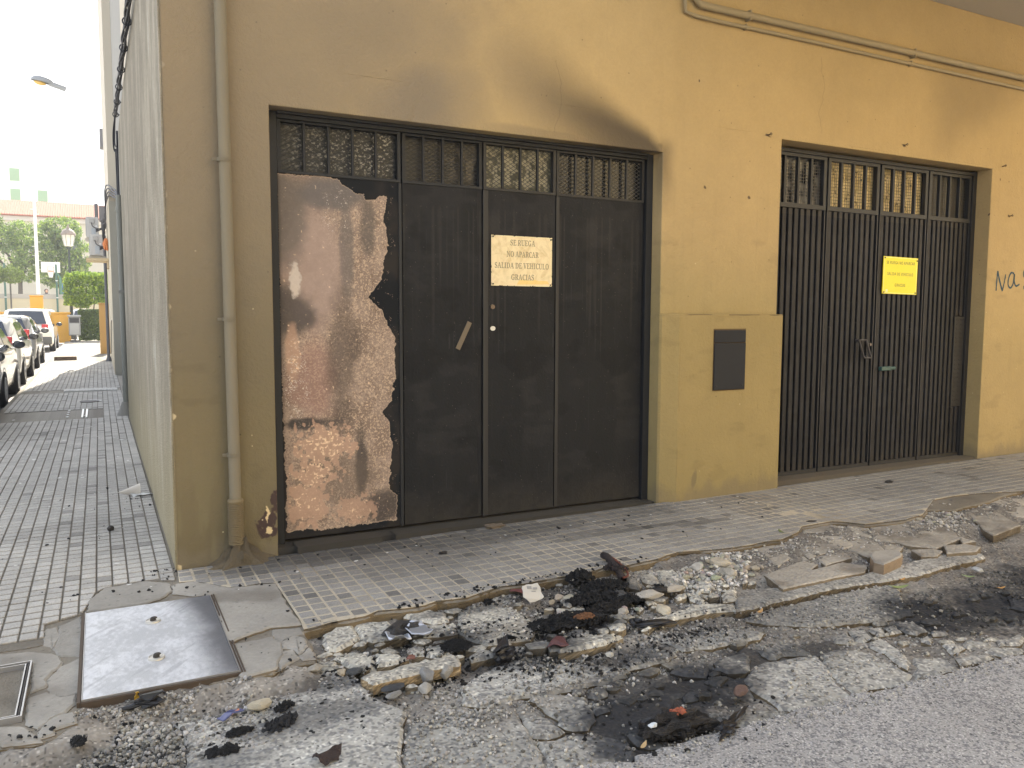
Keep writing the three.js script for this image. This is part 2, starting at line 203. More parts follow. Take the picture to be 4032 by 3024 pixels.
const dirtMap = colourMap(2048, 1024, (u, v) => {
  const x = u * 10 - 2, z = v * 5 - 0.6, n = fbm(x * 6, z * 6, 4, 31), h = hash(Math.floor(x * 130), Math.floor(z * 130), 9), s = vn(x * 75, z * 75, 33);
  let c = mix3([0.17, 0.15, 0.125], [0.38, 0.35, 0.30], sm(0.35, 0.75, n) * 0.45 + 0.55 * s * h); if (h > 0.93) c = c.map(q => q * 1.5); if (h < 0.1) c = c.map(q => q * 0.45); return mix3(c, [0.02, 0.02, 0.022], 0.95 * soot(x, z));
});
const smoothMap = colourMap(1024, 1024, (u, v) => { const p = (a) => a, x = p(u) * 1.6, z = p(v) * 1.6; return aggregate(x, z, [0.37, 0.352, 0.33], [0.105, 0.105, 0.108], 0.0062).map(q => q * mix(0.82, 1.14, fbm(x * 4, z * 4, 4, 70))); }, THREE.MirroredRepeatWrapping);
const cementMap = colourMap(1024, 512, (u, v) => { const x = u * 10 - 2, z = v * 5 - 0.6, n = fbm(x * 4, z * 4, 5, 80), f = vn(x * 120, z * 120, 82), r = hash(Math.floor(x * 102.4), Math.floor(z * 102.4), 84); let c = [0.43, 0.412, 0.375].map(q => q * (0.66 + 0.5 * n) * (0.88 + 0.2 * f)); if (r > 0.996) c = c.map(q => q * 0.5); c = mix3(c, [0.15, 0.13, 0.105], 0.5 * sm(0.5, 0.72, fbm(x * 2.7 + 5, z * 3.1, 4, 87))); return mix3(c, [0.03, 0.03, 0.03], 0.8 * soot(x, z)); });
const fine = greyMap(512, 512, (u, v) => 0.6 * vn(u * 64, v * 64, 90) + 0.4 * vn(u * 170, v * 170, 91));
const fineR = (k) => { const t = fine.clone(); t.repeat.set(k, k); t.needsUpdate = true; return t; };
const slabMat = new THREE.MeshStandardMaterial({ map: groundMap, bumpMap: groundBump, bumpScale: 0.007, roughness: 0.88, vertexColors: true, side: THREE.DoubleSide });
const dirtMat = new THREE.MeshStandardMaterial({ map: dirtMap, bumpMap: groundBump, bumpScale: 0.01, roughness: 0.95, side: THREE.DoubleSide });
const cemMat = new THREE.MeshStandardMaterial({ map: cementMap, bumpMap: fineR(14), bumpScale: 0.003, roughness: 0.9, vertexColors: true, side: THREE.DoubleSide });
const newAsphMat = new THREE.MeshStandardMaterial({ map: smoothMap, bumpMap: fineR(3), bumpScale: 0.004, roughness: 0.85, side: THREE.DoubleSide });
const guv = (x, z) => [(x + 2) / 10, (z + 0.6) / 5];

// ---------------------------------------------------------------- polygons into plates
function area(p) { let a = 0; for (let i = 0; i < p.length; i++) { const q = p[(i + 1) % p.length]; a += p[i][0] * q[1] - q[0] * p[i][1]; } return a / 2; }
function inside(p, x, z) { let c = false; for (let i = 0, j = p.length - 1; i < p.length; j = i++) if ((p[i][1] > z) !== (p[j][1] > z) && x < (p[j][0] - p[i][0]) * (z - p[i][1]) / (p[j][1] - p[i][1]) + p[i][0]) c = !c; return c; }
function clip(sub, x0, x1, z0, z1) {
  for (const [ax, k, sg] of [[0, x0, 1], [0, x1, -1], [1, z0, 1], [1, z1, -1]]) {
    const out = []; for (let i = 0; i < sub.length; i++) { const a = sub[i], b = sub[(i + 1) % sub.length], da = (a[ax] - k) * sg, db = (b[ax] - k) * sg; if (da >= 0) out.push(a); if ((da >= 0) !== (db >= 0)) { const t = da / (da - db); out.push([a[0] + (b[0] - a[0]) * t, a[1] + (b[1] - a[1]) * t]); } }
    sub = out; if (sub.length < 3) return [];
  } return sub;
}
function rough(p, step, amp, seed) {                     // broken outline: extra points pushed in and out
  const out = []; for (let i = 0; i < p.length; i++) { const a = p[i], b = p[(i + 1) % p.length], l = Math.hypot(b[0] - a[0], b[1] - a[1]), n = Math.max(1, Math.round(l / step)); for (let k = 0; k < n; k++) { const t = k / n, x = mix(a[0], b[0], t), z = mix(a[1], b[1], t); out.push([x + amp * 2 * (vn(x * 45, z * 45, seed) - 0.5), z + amp * 2 * (vn(x * 45, z * 45, seed + 5) - 0.5)]); } } return out;
}
const grown = (p, d) => { const q = area(p) < 0 ? p.slice().reverse() : p, n = q.length; return q.map((c, i) => { const a = q[(i + n - 1) % n], b = q[(i + 1) % n], nx = b[1] - a[1], nz = -(b[0] - a[0]), l = Math.hypot(nx, nz) || 1; return [c[0] + nx / l * d, c[1] + nz / l * d]; }); };
function plate(poly, { h = 0, thick = 0.05, bev = 0.006, tint = [1, 1, 1], side = [0.5, 0.4, 0.27], tilt = [0, 0], uv = guv, crown = 0 }) {
  let p = poly.slice(); if (area(p) < 0) p.reverse();      // counter-clockwise in (x, z)
  const n = p.length, pos = [], col = [], uvs = [], idx = [], cx = p.reduce((s, q) => s + q[0], 0) / n, cz = p.reduce((s, q) => s + q[1], 0) / n;
  const inner = p.map((q, i) => { const a = p[(i + n - 1) % n], b = p[(i + 1) % n]; let nx = -(b[1] - a[1]), nz = b[0] - a[0]; const l = Math.hypot(nx, nz) || 1; return [q[0] + nx / l * bev * 1.3, q[1] + nz / l * bev * 1.3]; });
  const push = (x, z, dy, c) => { pos.push(x, gy(x, z) + h + dy + tilt[0] * (x - cx) + tilt[1] * (z - cz), z); col.push(...c); uvs.push(...uv(x, z)); };
  const ring = (q, dy, c) => { const s = pos.length / 3; for (const [x, z] of q) push(x, z, dy, c); return s; };
  const quad = (a, b) => { for (let i = 0; i < n; i++) { const j = (i + 1) % n; idx.push(a + i, b + i, b + j, a + i, b + j, a + j); } };
  const r0 = ring(p, -thick, side.map(q => q * 0.75)), r1 = ring(p, -bev, side); for (let i = 0; i < n; i++) { uvs[(r0 + i) * 2] += thick * 0.13; uvs[(r0 + i) * 2 + 1] += thick * 0.21; } quad(r0, r1);
  const r2 = ring(p, -bev, tint), r3 = ring(inner, 0, tint); quad(r2, r3);
  const r4 = ring(inner, 0, tint); for (const t of THREE.ShapeUtils.triangulateShape(inner.map(q => new THREE.Vector2(...q)), [])) idx.push(r4 + t[0], r4 + t[2], r4 + t[1]);
  const g = new THREE.BufferGeometry(); g.setAttribute('position', new THREE.Float32BufferAttribute(pos, 3)); g.setAttribute('uv', new THREE.Float32BufferAttribute(uvs, 2)); g.setAttribute('color', new THREE.Float32BufferAttribute(col, 3)); g.setIndex(idx);
  const f = g.toNonIndexed(); f.computeVertexNormals(); return f;
}

// ---------------------------------------------------------------- road and broken surface
const edgeD = (x, z) => { let d = 9; for (let i = 0; i < EDGE.length - 1; i++) { const a = EDGE[i], b = EDGE[i + 1], ux = b[0] - a[0], uz = b[1] - a[1], t = Math.max(0, Math.min(1, ((x - a[0]) * ux + (z - a[1]) * uz) / (ux * ux + uz * uz || 1))); d = Math.min(d, Math.hypot(x - a[0] - ux * t, z - a[1] - uz * t)); } return d; };
const dirtOff = (x, z) => -0.085 + (x < 0.42 ? 0.066 : x < 2.6 ? 0.03 : 0.052) * sm(0.26, 0.0, edgeD(x, z)) + 0.05 * sm(2.5, 2.9, x) * sm(1.75, 1.55, z) * sm(6.5, 5.8, x) * sm(0, 0.2, edgeD(x, z)) + 0.022 * (fbm(x * 5, z * 5, 3, 41) - 0.5) + 0.022 * (vn(x * 26, z * 26, 44) - 0.5);
const road = grp('road', scene); road.userData = { kind: 'structure', label: 'grey asphalt road with a broken, cracked edge along the pavement' };
{
    const xs = [-400, -120, -40, -15, -8, -3, -1.9, 0, 2, 4, 7, 10, 14, 20, 60, 400], zs = [-500, -160, -70, -68, -50, -38, -30, -20, -12, -8, -4, 0, 2, 4, 6, 9, 14, 30, 120, 400], pos = [], uv = [], idx = [];
  for (const z of zs) for (const x of xs) { pos.push(x, gy(x, z) - 0.13, z); uv.push(x / 1.6, z / 1.6); }
  for (let j = 0; j < zs.length - 1; j++) for (let i = 0; i < xs.length - 1; i++) { const a = j * xs.length + i, b = a + xs.length; idx.push(a, b, a + 1, a + 1, b, b + 1); }
  const g = new THREE.BufferGeometry(); g.setAttribute('position', new THREE.Float32BufferAttribute(pos, 3)); g.setAttribute('uv', new THREE.Float32BufferAttribute(uv, 2)); g.setIndex(idx); g.computeVertexNormals();
  part('road_surface', g, newAsphMat, road);
  const p2 = [], u2 = [], i2 = [], NX = 260, NZ = 130;
  for (let j = 0; j <= NZ; j++) for (let i = 0; i <= NX; i++) { const x = -2 + 10 * i / NX, z = 0.2 + 4.2 * j / NZ; p2.push(x, gy(x, z) + dirtOff(x, z), z); u2.push(...guv(x, z)); }
  for (let j = 0; j < NZ; j++) for (let i = 0; i < NX; i++) { const a = j * (NX + 1) + i, b = a + NX + 1; i2.push(a, b, a + 1, a + 1, b, b + 1); }
  const g2 = new THREE.BufferGeometry(); g2.setAttribute('position', new THREE.Float32BufferAttribute(p2, 3)); g2.setAttribute('uv', new THREE.Float32BufferAttribute(u2, 2)); g2.setIndex(i2); g2.computeVertexNormals();
  part('dirt_bed', g2, dirtMat, road);
  const na = NEWASPH.concat([[16, 3.4], [16, 8.5], [-3, 8.5], [-3, 3.1], [0.4, 3.0]]);
  part('asphalt_overlay', plate(rough(rough(na, 0.06, 0.022, 300), 0.025, 0.012, 310), { h: -0.052, thick: 0.06, bev: 0.008, uv: (x, z) => [x / 1.6, z / 1.6] }), newAsphMat, road);
  const R = rng(5); let k = 0;
  for (const p of ASPH) { k++; const t = 0.95 + 0.2 * R(); part('asphalt_slab', plate(rough(p, 0.035, 0.011, 400 + k), { h: (k === 1 ? -0.049 : -0.062) + 0.012 * (R() - 0.5), thick: 0.06, bev: 0.011, tint: [t, t * 0.99, t * 0.97], tilt: [0.02 * (R() - 0.5), 0.03 * (R() - 0.5)] }), slabMat, road); }
  const bits = (zone, n, s0, s1, name, h, t0, dense) => { const xs = zone.map(q => q[0]), zs = zone.map(q => q[1]); for (let c = 0, g = 0; c < n && g < n * 12; g++) { const x = mix(Math.min(...xs), Math.max(...xs), R()), z = mix(Math.min(...zs), Math.max(...zs), R()), s = s0 + (s1 - s0) * R() * R(); if (!inside(zone, x, z) || (dense && vn(x * 5, z * 5, 333) < dense) || ASPH.concat(PALE).some(p => inside(p, x, z))) continue; c++; const m = 5 + Math.floor(R() * 3), a0 = R() * 6, p = []; for (let i = 0; i < m; i++) { const a = a0 + i / m * 6.283, r = s * (0.6 + 0.6 * R()); p.push([x + r * Math.cos(a) * 1.25, z + r * Math.sin(a) * 0.85]); } const t = t0 * (0.8 + 0.5 * R()); part(name, plate(rough(p, 0.014, 0.004, 900 + c), { h: h + 0.016 * (R() - 0.5), thick: 0.045, bev: 0.008, tint: [t, t * 0.97, t * 0.9], side: [0.7, 0.6, 0.46], tilt: [0.25 * (R() - 0.5), 0.25 * (R() - 0.5)] }), slabMat, road); } };
  bits([[0.42, 1.42], [0.9, 1.28], [1.9, 1.12], [2.55, 0.98], [2.75, 1.25], [2.6, 1.8], [1.6, 2.0], [0.8, 2.0], [0.4, 1.85]], 120, 0.016, 0.062, 'concrete_fragment', -0.048, 1.35);
  bits([[2.6, 1.1], [3.15, 0.98], [3.2, 1.4], [2.9, 1.75], [2.5, 1.8]], 40, 0.015, 0.05, 'concrete_fragment', -0.04, 1.55);
  bits([[4.5, 0.95], [5.4, 0.8], [5.8, 1.1], [5.2, 1.6], [4.6, 1.6]], 50, 0.015, 0.05, 'concrete_fragment', -0.04, 1.4);
  bits([[2.2, 2.15], [3.1, 2.15], [4.9, 2.5], [4.8, 2.95], [3.4, 2.9], [2.4, 2.6], [1.2, 2.9], [0.6, 2.7], [0.6, 2.3]], 110, 0.015, 0.06, 'asphalt_fragment', -0.068, 0.95);
  for (const p of PALE) { k++; const t = 1.25 + 0.35 * R(); part('concrete_fragment', plate(rough(p, 0.025, 0.008, 400 + k), { h: -0.04 + 0.018 * (R() - 0.5), thick: 0.06, bev: 0.014, tint: [t, t * 0.975, t * 0.91], side: [0.75, 0.62, 0.45], tilt: [0.06 * (R() - 0.5), 0.08 * (R() - 0.5)] }), slabMat, road); }
}

// ---------------------------------------------------------------- pavement: bed, little tiles, cement patches
const pavement = grp('pavement', scene); pavement.userData = { kind: 'structure', label: 'grey tiled pavement wrapping round the corner building' };
{
  const near = [[-1.78, -8], [-1.78, 1.45]].concat(EDGE, [[14, 1.25], [14, -0.4], [0.2, -0.4], [0.2, -8]]);
  const bedMat = new THREE.MeshStandardMaterial({ map: cementMap, bumpMap: fineR(14), bumpScale: 0.006, roughness: 0.95, vertexColors: true, side: THREE.DoubleSide });
  part('mortar_bed', plate(rough(near, 0.03, 0.009, 500), { h: -0.012, thick: 0.13, bev: 0.008, tint: [0.6, 0.55, 0.47], side: [0.52, 0.41, 0.26] }), bedMat, pavement);
  part('street_pavement', plate([[-1.78, -38], [-1.78, -8], [0.2, -8], [0.2, -38]], { h: -0.012, thick: 0.13, tint: [0.8, 0.77, 0.72], side: [0.8, 0.75, 0.65] }), bedMat, pavement);
  part('plaza_pavement', plate([[-1.6, -45], [-1.6, -38], [6, -38], [6, -45]], { h: -0.014, thick: 0.13, tint: [0.95, 0.9, 0.82], side: [0.8, 0.75, 0.65] }), bedMat, pavement);
  const RF = TILE_F.concat([[14, 0.8], [14, 0.035]]), RL = TILE_L.concat([[-1.7, 0.2], [-1.7, -21.6], [-0.03, -21.6]]);
  part('light_joints', plate(RF, { h: -0.0022, thick: 0.02, bev: 0.002, tint: [1.38, 1.26, 1.04] }), bedMat, pavement);  // pale tint paints in tile edges catching the sky light
  part('dark_joints', plate(RL.map(([x, z]) => [x, Math.max(z, -8)]).filter((q, i, a) => i === 0 || q[0] !== a[i - 1][0] || q[1] !== a[i - 1][1]), { h: -0.0085, thick: 0.02, bev: 0.002, tint: [0.5, 0.46, 0.40] }), bedMat, pavement);
  const tileMat = new THREE.MeshStandardMaterial({ map: null, bumpMap: fineR(6), bumpScale: 0.0015, roughness: 0.82, vertexColors: true, side: THREE.DoubleSide });
  const grain = colourMap(512, 512, (u, v) => { const a = 0.72 + 0.28 * vn(u * 150, v * 150, 95) * 1.1, b = 0.85 + 0.2 * fbm(u * 12, v * 12, 4, 97); const q = a * b; return [q, q, q]; }, THREE.RepeatWrapping); tileMat.map = grain;
  const tuv = (x, z) => [x * 1.3, z * 1.3], list = []; const cam = camera.position;
  function lay(region, x0, z0, px, pz, nx, nz, gap, gapz, tone, skip) {
    for (let j = 0; j < nz; j++) for (let i = 0; i < nx; i++) {
      const a = x0 + i * px, b = z0 + j * pz; if (skip && skip(a, b)) continue;
      const r = hash(i, j, 700), r2 = hash(i, j, 701); let w = 0.5 * gap; const wz = 0.5 * gapz; let q = clip(region, a + w, a + px - w, b + wz, b + pz - wz); if (q.length < 3 || Math.abs(area(q)) < 0.0009) continue;
      q = q.filter((s, k) => { const t = q[(k + 1) % q.length]; return Math.hypot(s[0] - t[0], s[1] - t[1]) > 0.002; }); if (q.length < 3) continue;
      const cx = a + px / 2, cz = b + pz / 2, s = soot(cx, cz), slab = hash(Math.floor(i / 4), Math.floor(j / 4), 705), worn = fbm(cx * 2.2, cz * 2.2, 3, 720); let t = tone * (0.84 + 0.2 * r + 0.16 * slab) * mix(0.8, 1.15, worn); if (r2 > 0.965) t *= 0.62; t *= 1 - 0.78 * s;
      list.push({ d: Math.hypot(cx - cam.x, cz - cam.z), g: plate(q, { h: 0.0015 * (r - 0.5) + 0.005 * (vn(cx * 1.4, cz * 1.4, 710) - 0.5), thick: 0.012, bev: 0.0032, tint: [t, t * 0.95, t * 0.86], side: [t * 0.8, t * 0.75, t * 0.66], tilt: [0.012 * (r2 - 0.5), 0.012 * (r - 0.5)], uv: (x, z) => [x * 1.3 + r, z * 1.3 + r2] }) });
    }
  }
  lay(RF, 0.072 - 0.0806, 0.259 - 0.0875 * 3, 0.0806, 0.0875, 105, 18, 0.0098, 0.0125, 0.365);
  lay(RL, -0.0215 - 0.0806 * 21, -0.144 - 0.0945 * 228, 0.0806, 0.0945, 21, 238, 0.009, 0.016, 0.49, (x, z) => (x < -0.42 && z > -9.4 && z < -8.1) || (z > -12.9 && z < -12.3));
  list.sort((p, q) => p.d - q.d);
  list.slice(0, 300).forEach(t => part('paving_tile', t.g, tileMat, pavement));
  const rest = part('paving_tiles', mergeGeometries(list.slice(300).map(t => t.g)), tileMat, pavement); rest.userData.kind = 'stuff';
  const chunkMap = colourMap(1024, 512, (u, v) => { const x = u * 10 - 2, z = v * 5 - 0.6, n = fbm(x * 7, z * 7, 5, 480), f = vn(x * 110, z * 110, 482), a = x * 0.96 + z * 0.28, b = z * 0.96 - x * 0.28, g = Math.min(Math.abs((a / 0.085) % 1), Math.abs((b / 0.105) % 1)); let c = [0.42, 0.39, 0.345].map(q => q * (0.52 + 0.75 * n) * (0.85 + 0.25 * f)); c = mix3(c, [0.20, 0.18, 0.155], 0.35 * sm(0.10, 0.02, g)); return mix3(c, [0.17, 0.145, 0.115], 0.6 * sm(0.5, 0.75, fbm(x * 5, z * 6, 4, 486))); });
  const chunkMat = new THREE.MeshStandardMaterial({ map: chunkMap, bumpMap: fineR(9), bumpScale: 0.010, roughness: 0.95, vertexColors: true, side: THREE.DoubleSide });
  const R = rng(9); CEM.forEach((p, k) => { const t = 0.72 + 0.2 * R(); part('cement_patch', plate(rough(grown(p, 0.007), 0.025, 0.007, 600 + k), { h: 0.001 - 0.010 * R() * (k > 2 ? 1 : 0), thick: 0.03, bev: 0.007, tint: [t, t * 0.97, t * 0.915], side: [0.5, 0.42, 0.32], tilt: [0.025 * (R() - 0.5), 0.02 * (R() - 0.5)] }), cemMat, pavement); });
  CHUNK.forEach((p, k) => { const t = 0.95 + 0.25 * R(); part('paving_chunk', plate(rough(grown(p, 0.008), 0.022, 0.005, 640 + k), { h: -0.034 + 0.010 * R(), thick: 0.05, bev: 0.006, tint: [t, t * 0.975, t * 0.92], side: [0.6, 0.52, 0.4], tilt: [0.025 * (R() - 0.5), 0.03 * (R() - 0.5)] }), chunkMat, pavement); });
  // wall foot: crumbly mortar along the facade and the thresholds under the doors
  part('threshold', [box(0.59, 3.515, -0.08, 0.034, -0.29, -0.02), box(0.70, 1.25, 0.0, 0.05, -0.1, 0.05), box(1.35, 1.62, 0.0, 0.045, -0.1, 0.03)].map(g => g), M(0.13, 0.115, 0.09, 0.95, { bumpMap: fineR(3), bumpScale: 0.02 }), pavement);
  part('threshold', [box(4.755, 7.59, -0.08, 0.075, -0.29, -0.02)], M(0.30, 0.25, 0.18, 0.95, { bumpMap: fineR(3), bumpScale: 0.02 }), pavement);
}

// ---------------------------------------------------------------- the corner building
const OCHRE = [0.465, 0.335, 0.158];
const curve = [[2.03, 3.43], [2.2, 3.37], [2.49, 3.26], [2.96, 3.08], [3.29, 2.93], [3.38, 2.89], [3.52, 2.76]];
function smokeAndShade(x, y) {                       // soot above the burnt door; also a painted glare veil and shade wedge
  let s = 0;
  const n = fbm(x * 2.2, y * 2.2, 4, 110) - 0.5;
  if (x > 1.5 && x < 3.6 && y > 2.6) { let cy = 0; for (let i = 0; i < curve.length - 1; i++) if (x >= curve[i][0] && x <= curve[i + 1][0]) cy = mix(curve[i][1], curve[i + 1][1], (x - curve[i][0]) / (curve[i + 1][0] - curve[i][0])); if (x < 2.03) cy = 3.43; if (cy) { const d = cy - y + 0.1 * n; const so = mix(0.42, 0.09, sm(2.0, 3.45, x)); s = Math.max(s, 0.93 * sm(-so, so * 1.1, d) * sm(mix(0.75, 1.3, sm(2.6, 3.3, x)), 0.0, d) * sm(1.35, 2.75, x) * sm(3.56, 3.47, x)); } }
  const a = Math.hypot((x - 1.52 - 0.2 * (y - 2.9)) / 0.5, (y - 2.88) / 0.42) + 0.7 * n; s = Math.max(s, 0.72 * sm(1.7, 0.2, a));
  const b = Math.hypot((x - 1.2) / 0.9, (y - 3.35) / 0.75) + 0.8 * n; s = Math.max(s, 0.62 * sm(1.6, 0.2, b));
  s = Math.max(s, 0.62 * sm(2.5, 0.5, x + 0.8 * n) * sm(0.6, 2.4, y + 0.6 * n));  // grey veil on the left wall: painted glare with a thin soot film
  s = Math.max(s, 0.62 * sm(0.05, 0.0, Math.abs(y - 2.775 - 0.02 * n) - 0.02) * sm(1.0, 3.2, x) * sm(3.56, 3.5, x));
  s = Math.max(s, 0.55 * sm(0.16, 0.02, Math.abs(x - 3.535) + 0.12 * n) * sm(2.2, 2.72, y) * sm(2.9, 2.75, y));
  s = Math.max(s, 0.32 * sm(6.3, 7.2, x + 0.5 * n) * sm(-0.3, 0.3, y - (3.02 + 0.52 * (x - 6.7)) + 0.2 * n) * sm(4.3, 3.6, y) * sm(9.5, 7.6, x));  // overhang shade painted as a diagonal wedge by the ribbed door
  return s;
}
const SPOTS = [[4.588, 2.992, 0.03, 0.012], [6.264, 3.074, 0.03, 0.011], [3.943, 2.523, 0.013, 0.012], [4.406, 2.473, 0.014, 0.012], [7.73, 2.884, 0.008, 0.012], [7.874, 2.874, 0.007, 0.009], [7.905, 2.53, 0.016, 0.012], [3.86, 3.33, 0.006, 0.01]];
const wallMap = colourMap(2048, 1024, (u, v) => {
  const x = u * 9, y = v * 4.5, n = fbm(x * 1.1, y * 1.1, 4, 120), f = fbm(x * 9, y * 9, 3, 125), g = vn(x * 70, y * 70, 130);
  let c = OCHRE.map((q, i) => q * (0.90 + 0.16 * n + 0.07 * (f - 0.5)) * (0.975 + 0.05 * g));
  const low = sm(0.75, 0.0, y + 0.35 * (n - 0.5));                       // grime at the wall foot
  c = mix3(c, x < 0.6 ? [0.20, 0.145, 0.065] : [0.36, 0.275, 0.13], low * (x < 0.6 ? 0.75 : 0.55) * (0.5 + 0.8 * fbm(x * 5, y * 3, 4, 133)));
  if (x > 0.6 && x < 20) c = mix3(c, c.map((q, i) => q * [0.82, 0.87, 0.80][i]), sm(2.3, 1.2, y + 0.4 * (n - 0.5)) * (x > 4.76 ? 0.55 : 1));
  if (x < 0.6) { c = mix3(c, [0.125, 0.105, 0.058], 0.80 * sm(3.0, 1.1, y)); const e = fbm(x * 14, y * 3.2, 4, 140); c = mix3(c, [0.20, 0.165, 0.085], 0.7 * sm(0.52, 0.7, e) * sm(0.8, 0.2, y)); }  // pier darkened in colour for weak bounce light, with some grime streaks
  // scorched, flaked paint beside the burnt leaf
  const p = fbm(x * 17, y * 13, 4, 150), zone = Math.max(0, 1 - Math.hypot((x - 0.53) / 0.085, (y - 0.29) / 0.21)); c = mix3(c, [0.055, 0.03, 0.028], 0.92 * sm(0.56, 0.62, p + 0.20 * sm(0, 0.7, zone)) * sm(0, 0.12, zone));
  const pk = Math.max(0, 1 - Math.hypot((x - 0.535) / 0.03, (y - 0.165) / 0.035), 1 - Math.hypot((x - 0.525 - 0.02 * (vn(0, y * 40, 4) - 0.5)) / 0.013, (y - 0.27) / 0.075)); c = mix3(c, [0.72, 0.56, 0.31], sm(0.30, 0.36, pk + 0.35 * (vn(x * 110, y * 110, 155) - 0.5) * (pk > 0 ? 1 : 0)));
  if (x > 3.5 && x < 5) { c = mix3(c, [0.17, 0.14, 0.085], 0.6 * sm(1, 0.4, Math.hypot((x - 3.84 - 0.18 * (y - 0.2)) / 0.03, (y - 0.2) / 0.1) + 0.6 * (f - 0.5))); }
  for (const [a, b, r, q] of SPOTS) { const d = Math.hypot((x - a) / r, (y - b + 0.3 * (x - a)) / q) + 0.9 * (g - 0.5); c = mix3(c, [0.085, 0.055, 0.035], 0.9 * sm(1.15, 0.75, d)); }
  c = mix3(c, [0.20, 0.165, 0.11], 0.55 * sm(0.16, 0.02, y - 0.0092 * x + 0.18 * (fbm(x * 11, y * 7, 3, 135) - 0.5)));
  const sp = hash(Math.floor(x * 120), Math.floor(y * 120), 160); if (sp > 0.99975 && y < 2.0) c = [0.60, 0.49, 0.29]; if (sp < 0.0003) c = c.map(q => q * 0.5);
  const vs = fbm(x * 22, y * 0.9, 3, 170); c = c.map(q => q * (1 - 0.03 * sm(0.55, 0.8, vs) * sm(4.2, 2.5, y)));
  if (x > 3.5 && x < 4.77) c = mix3(c, [0.11, 0.075, 0.04], 0.8 * sm(0.006, 0.002, Math.abs(y - 1.518 - 0.004 * (vn(x * 12, 1, 7) - 0.5))) * sm(0.42, 0.55, vn(x * 9, 2, 8)));
  for (const [cx, y0, y1, w] of [[3.665, 0.1, 1.5, 0.012], [2.6, 2.8, 3.3, 0.09], [5.2, 3.05, 3.7, 0.12], [8.3, 0.6, 1.7, 0.05]]) if (y > y0 && y < y1) c = mix3(c, [0.17, 0.12, 0.06], 0.45 * sm(0.0035, 0.001, Math.abs(x - cx - w * (fbm(y * 4, cx, 4, 171) - 0.5) * 2)) * sm(0.35, 0.5, vn(y * 6, cx, 173)));
  const scf = fbm(x * 4.2, y * 10, 4, 176); if (y < 2.2) c = c.map(q => q * (1 - 0.10 * sm(0.64, 0.8, scf)));
  if (x < 0.03) { const cp = vn(y * 11, 3, 177); c = mix3(c, [0.62, 0.50, 0.30], sm(0.008, 0.0, x - 0.022 * sm(0.82, 0.95, cp))); c = c.map(q => q * (1 - 0.25 * sm(0.02, 0, x))); }
  const s = smokeAndShade(x, y); c = mix3(c, mix3([0.155, 0.135, 0.115], [0.06, 0.046, 0.032], sm(1.7, 2.9, x)), s); return c;
});
const plasterBump = greyMap(1024, 1024, (u, v) => 0.7 * fbm(u * 9, v * 9, 5, 180) + 0.15 * vn(u * 90, v * 90, 182) + 0.15 * vn(u * 260, v * 260, 183), 6, 3);
const wallMat = new THREE.MeshStandardMaterial({ map: wallMap, bumpMap: plasterBump, bumpScale: 0.009, roughness: 0.86, side: THREE.DoubleSide });
const wuv = (g) => { const p = g.attributes.position, n = g.attributes.normal, a = new Float32Array(p.count * 2); for (let i = 0; i < p.count; i++) { const k = Math.abs(n.getX(i)) > 0.7 ? (p.getX(i) > 4 ? 0.3 : 0) - p.getZ(i) : 0; a[i * 2] = (p.getX(i) + k) / 9; a[i * 2 + 1] = (p.getY(i) + (Math.abs(n.getY(i)) > 0.7 ? -p.getZ(i) : 0)) / 4.5; } g.setAttribute('uv', new THREE.BufferAttribute(a, 2)); return g; };
const bld = thing('corner_building', 'ochre corner building with two black garage doors, soot stains above the burnt one', 'building');
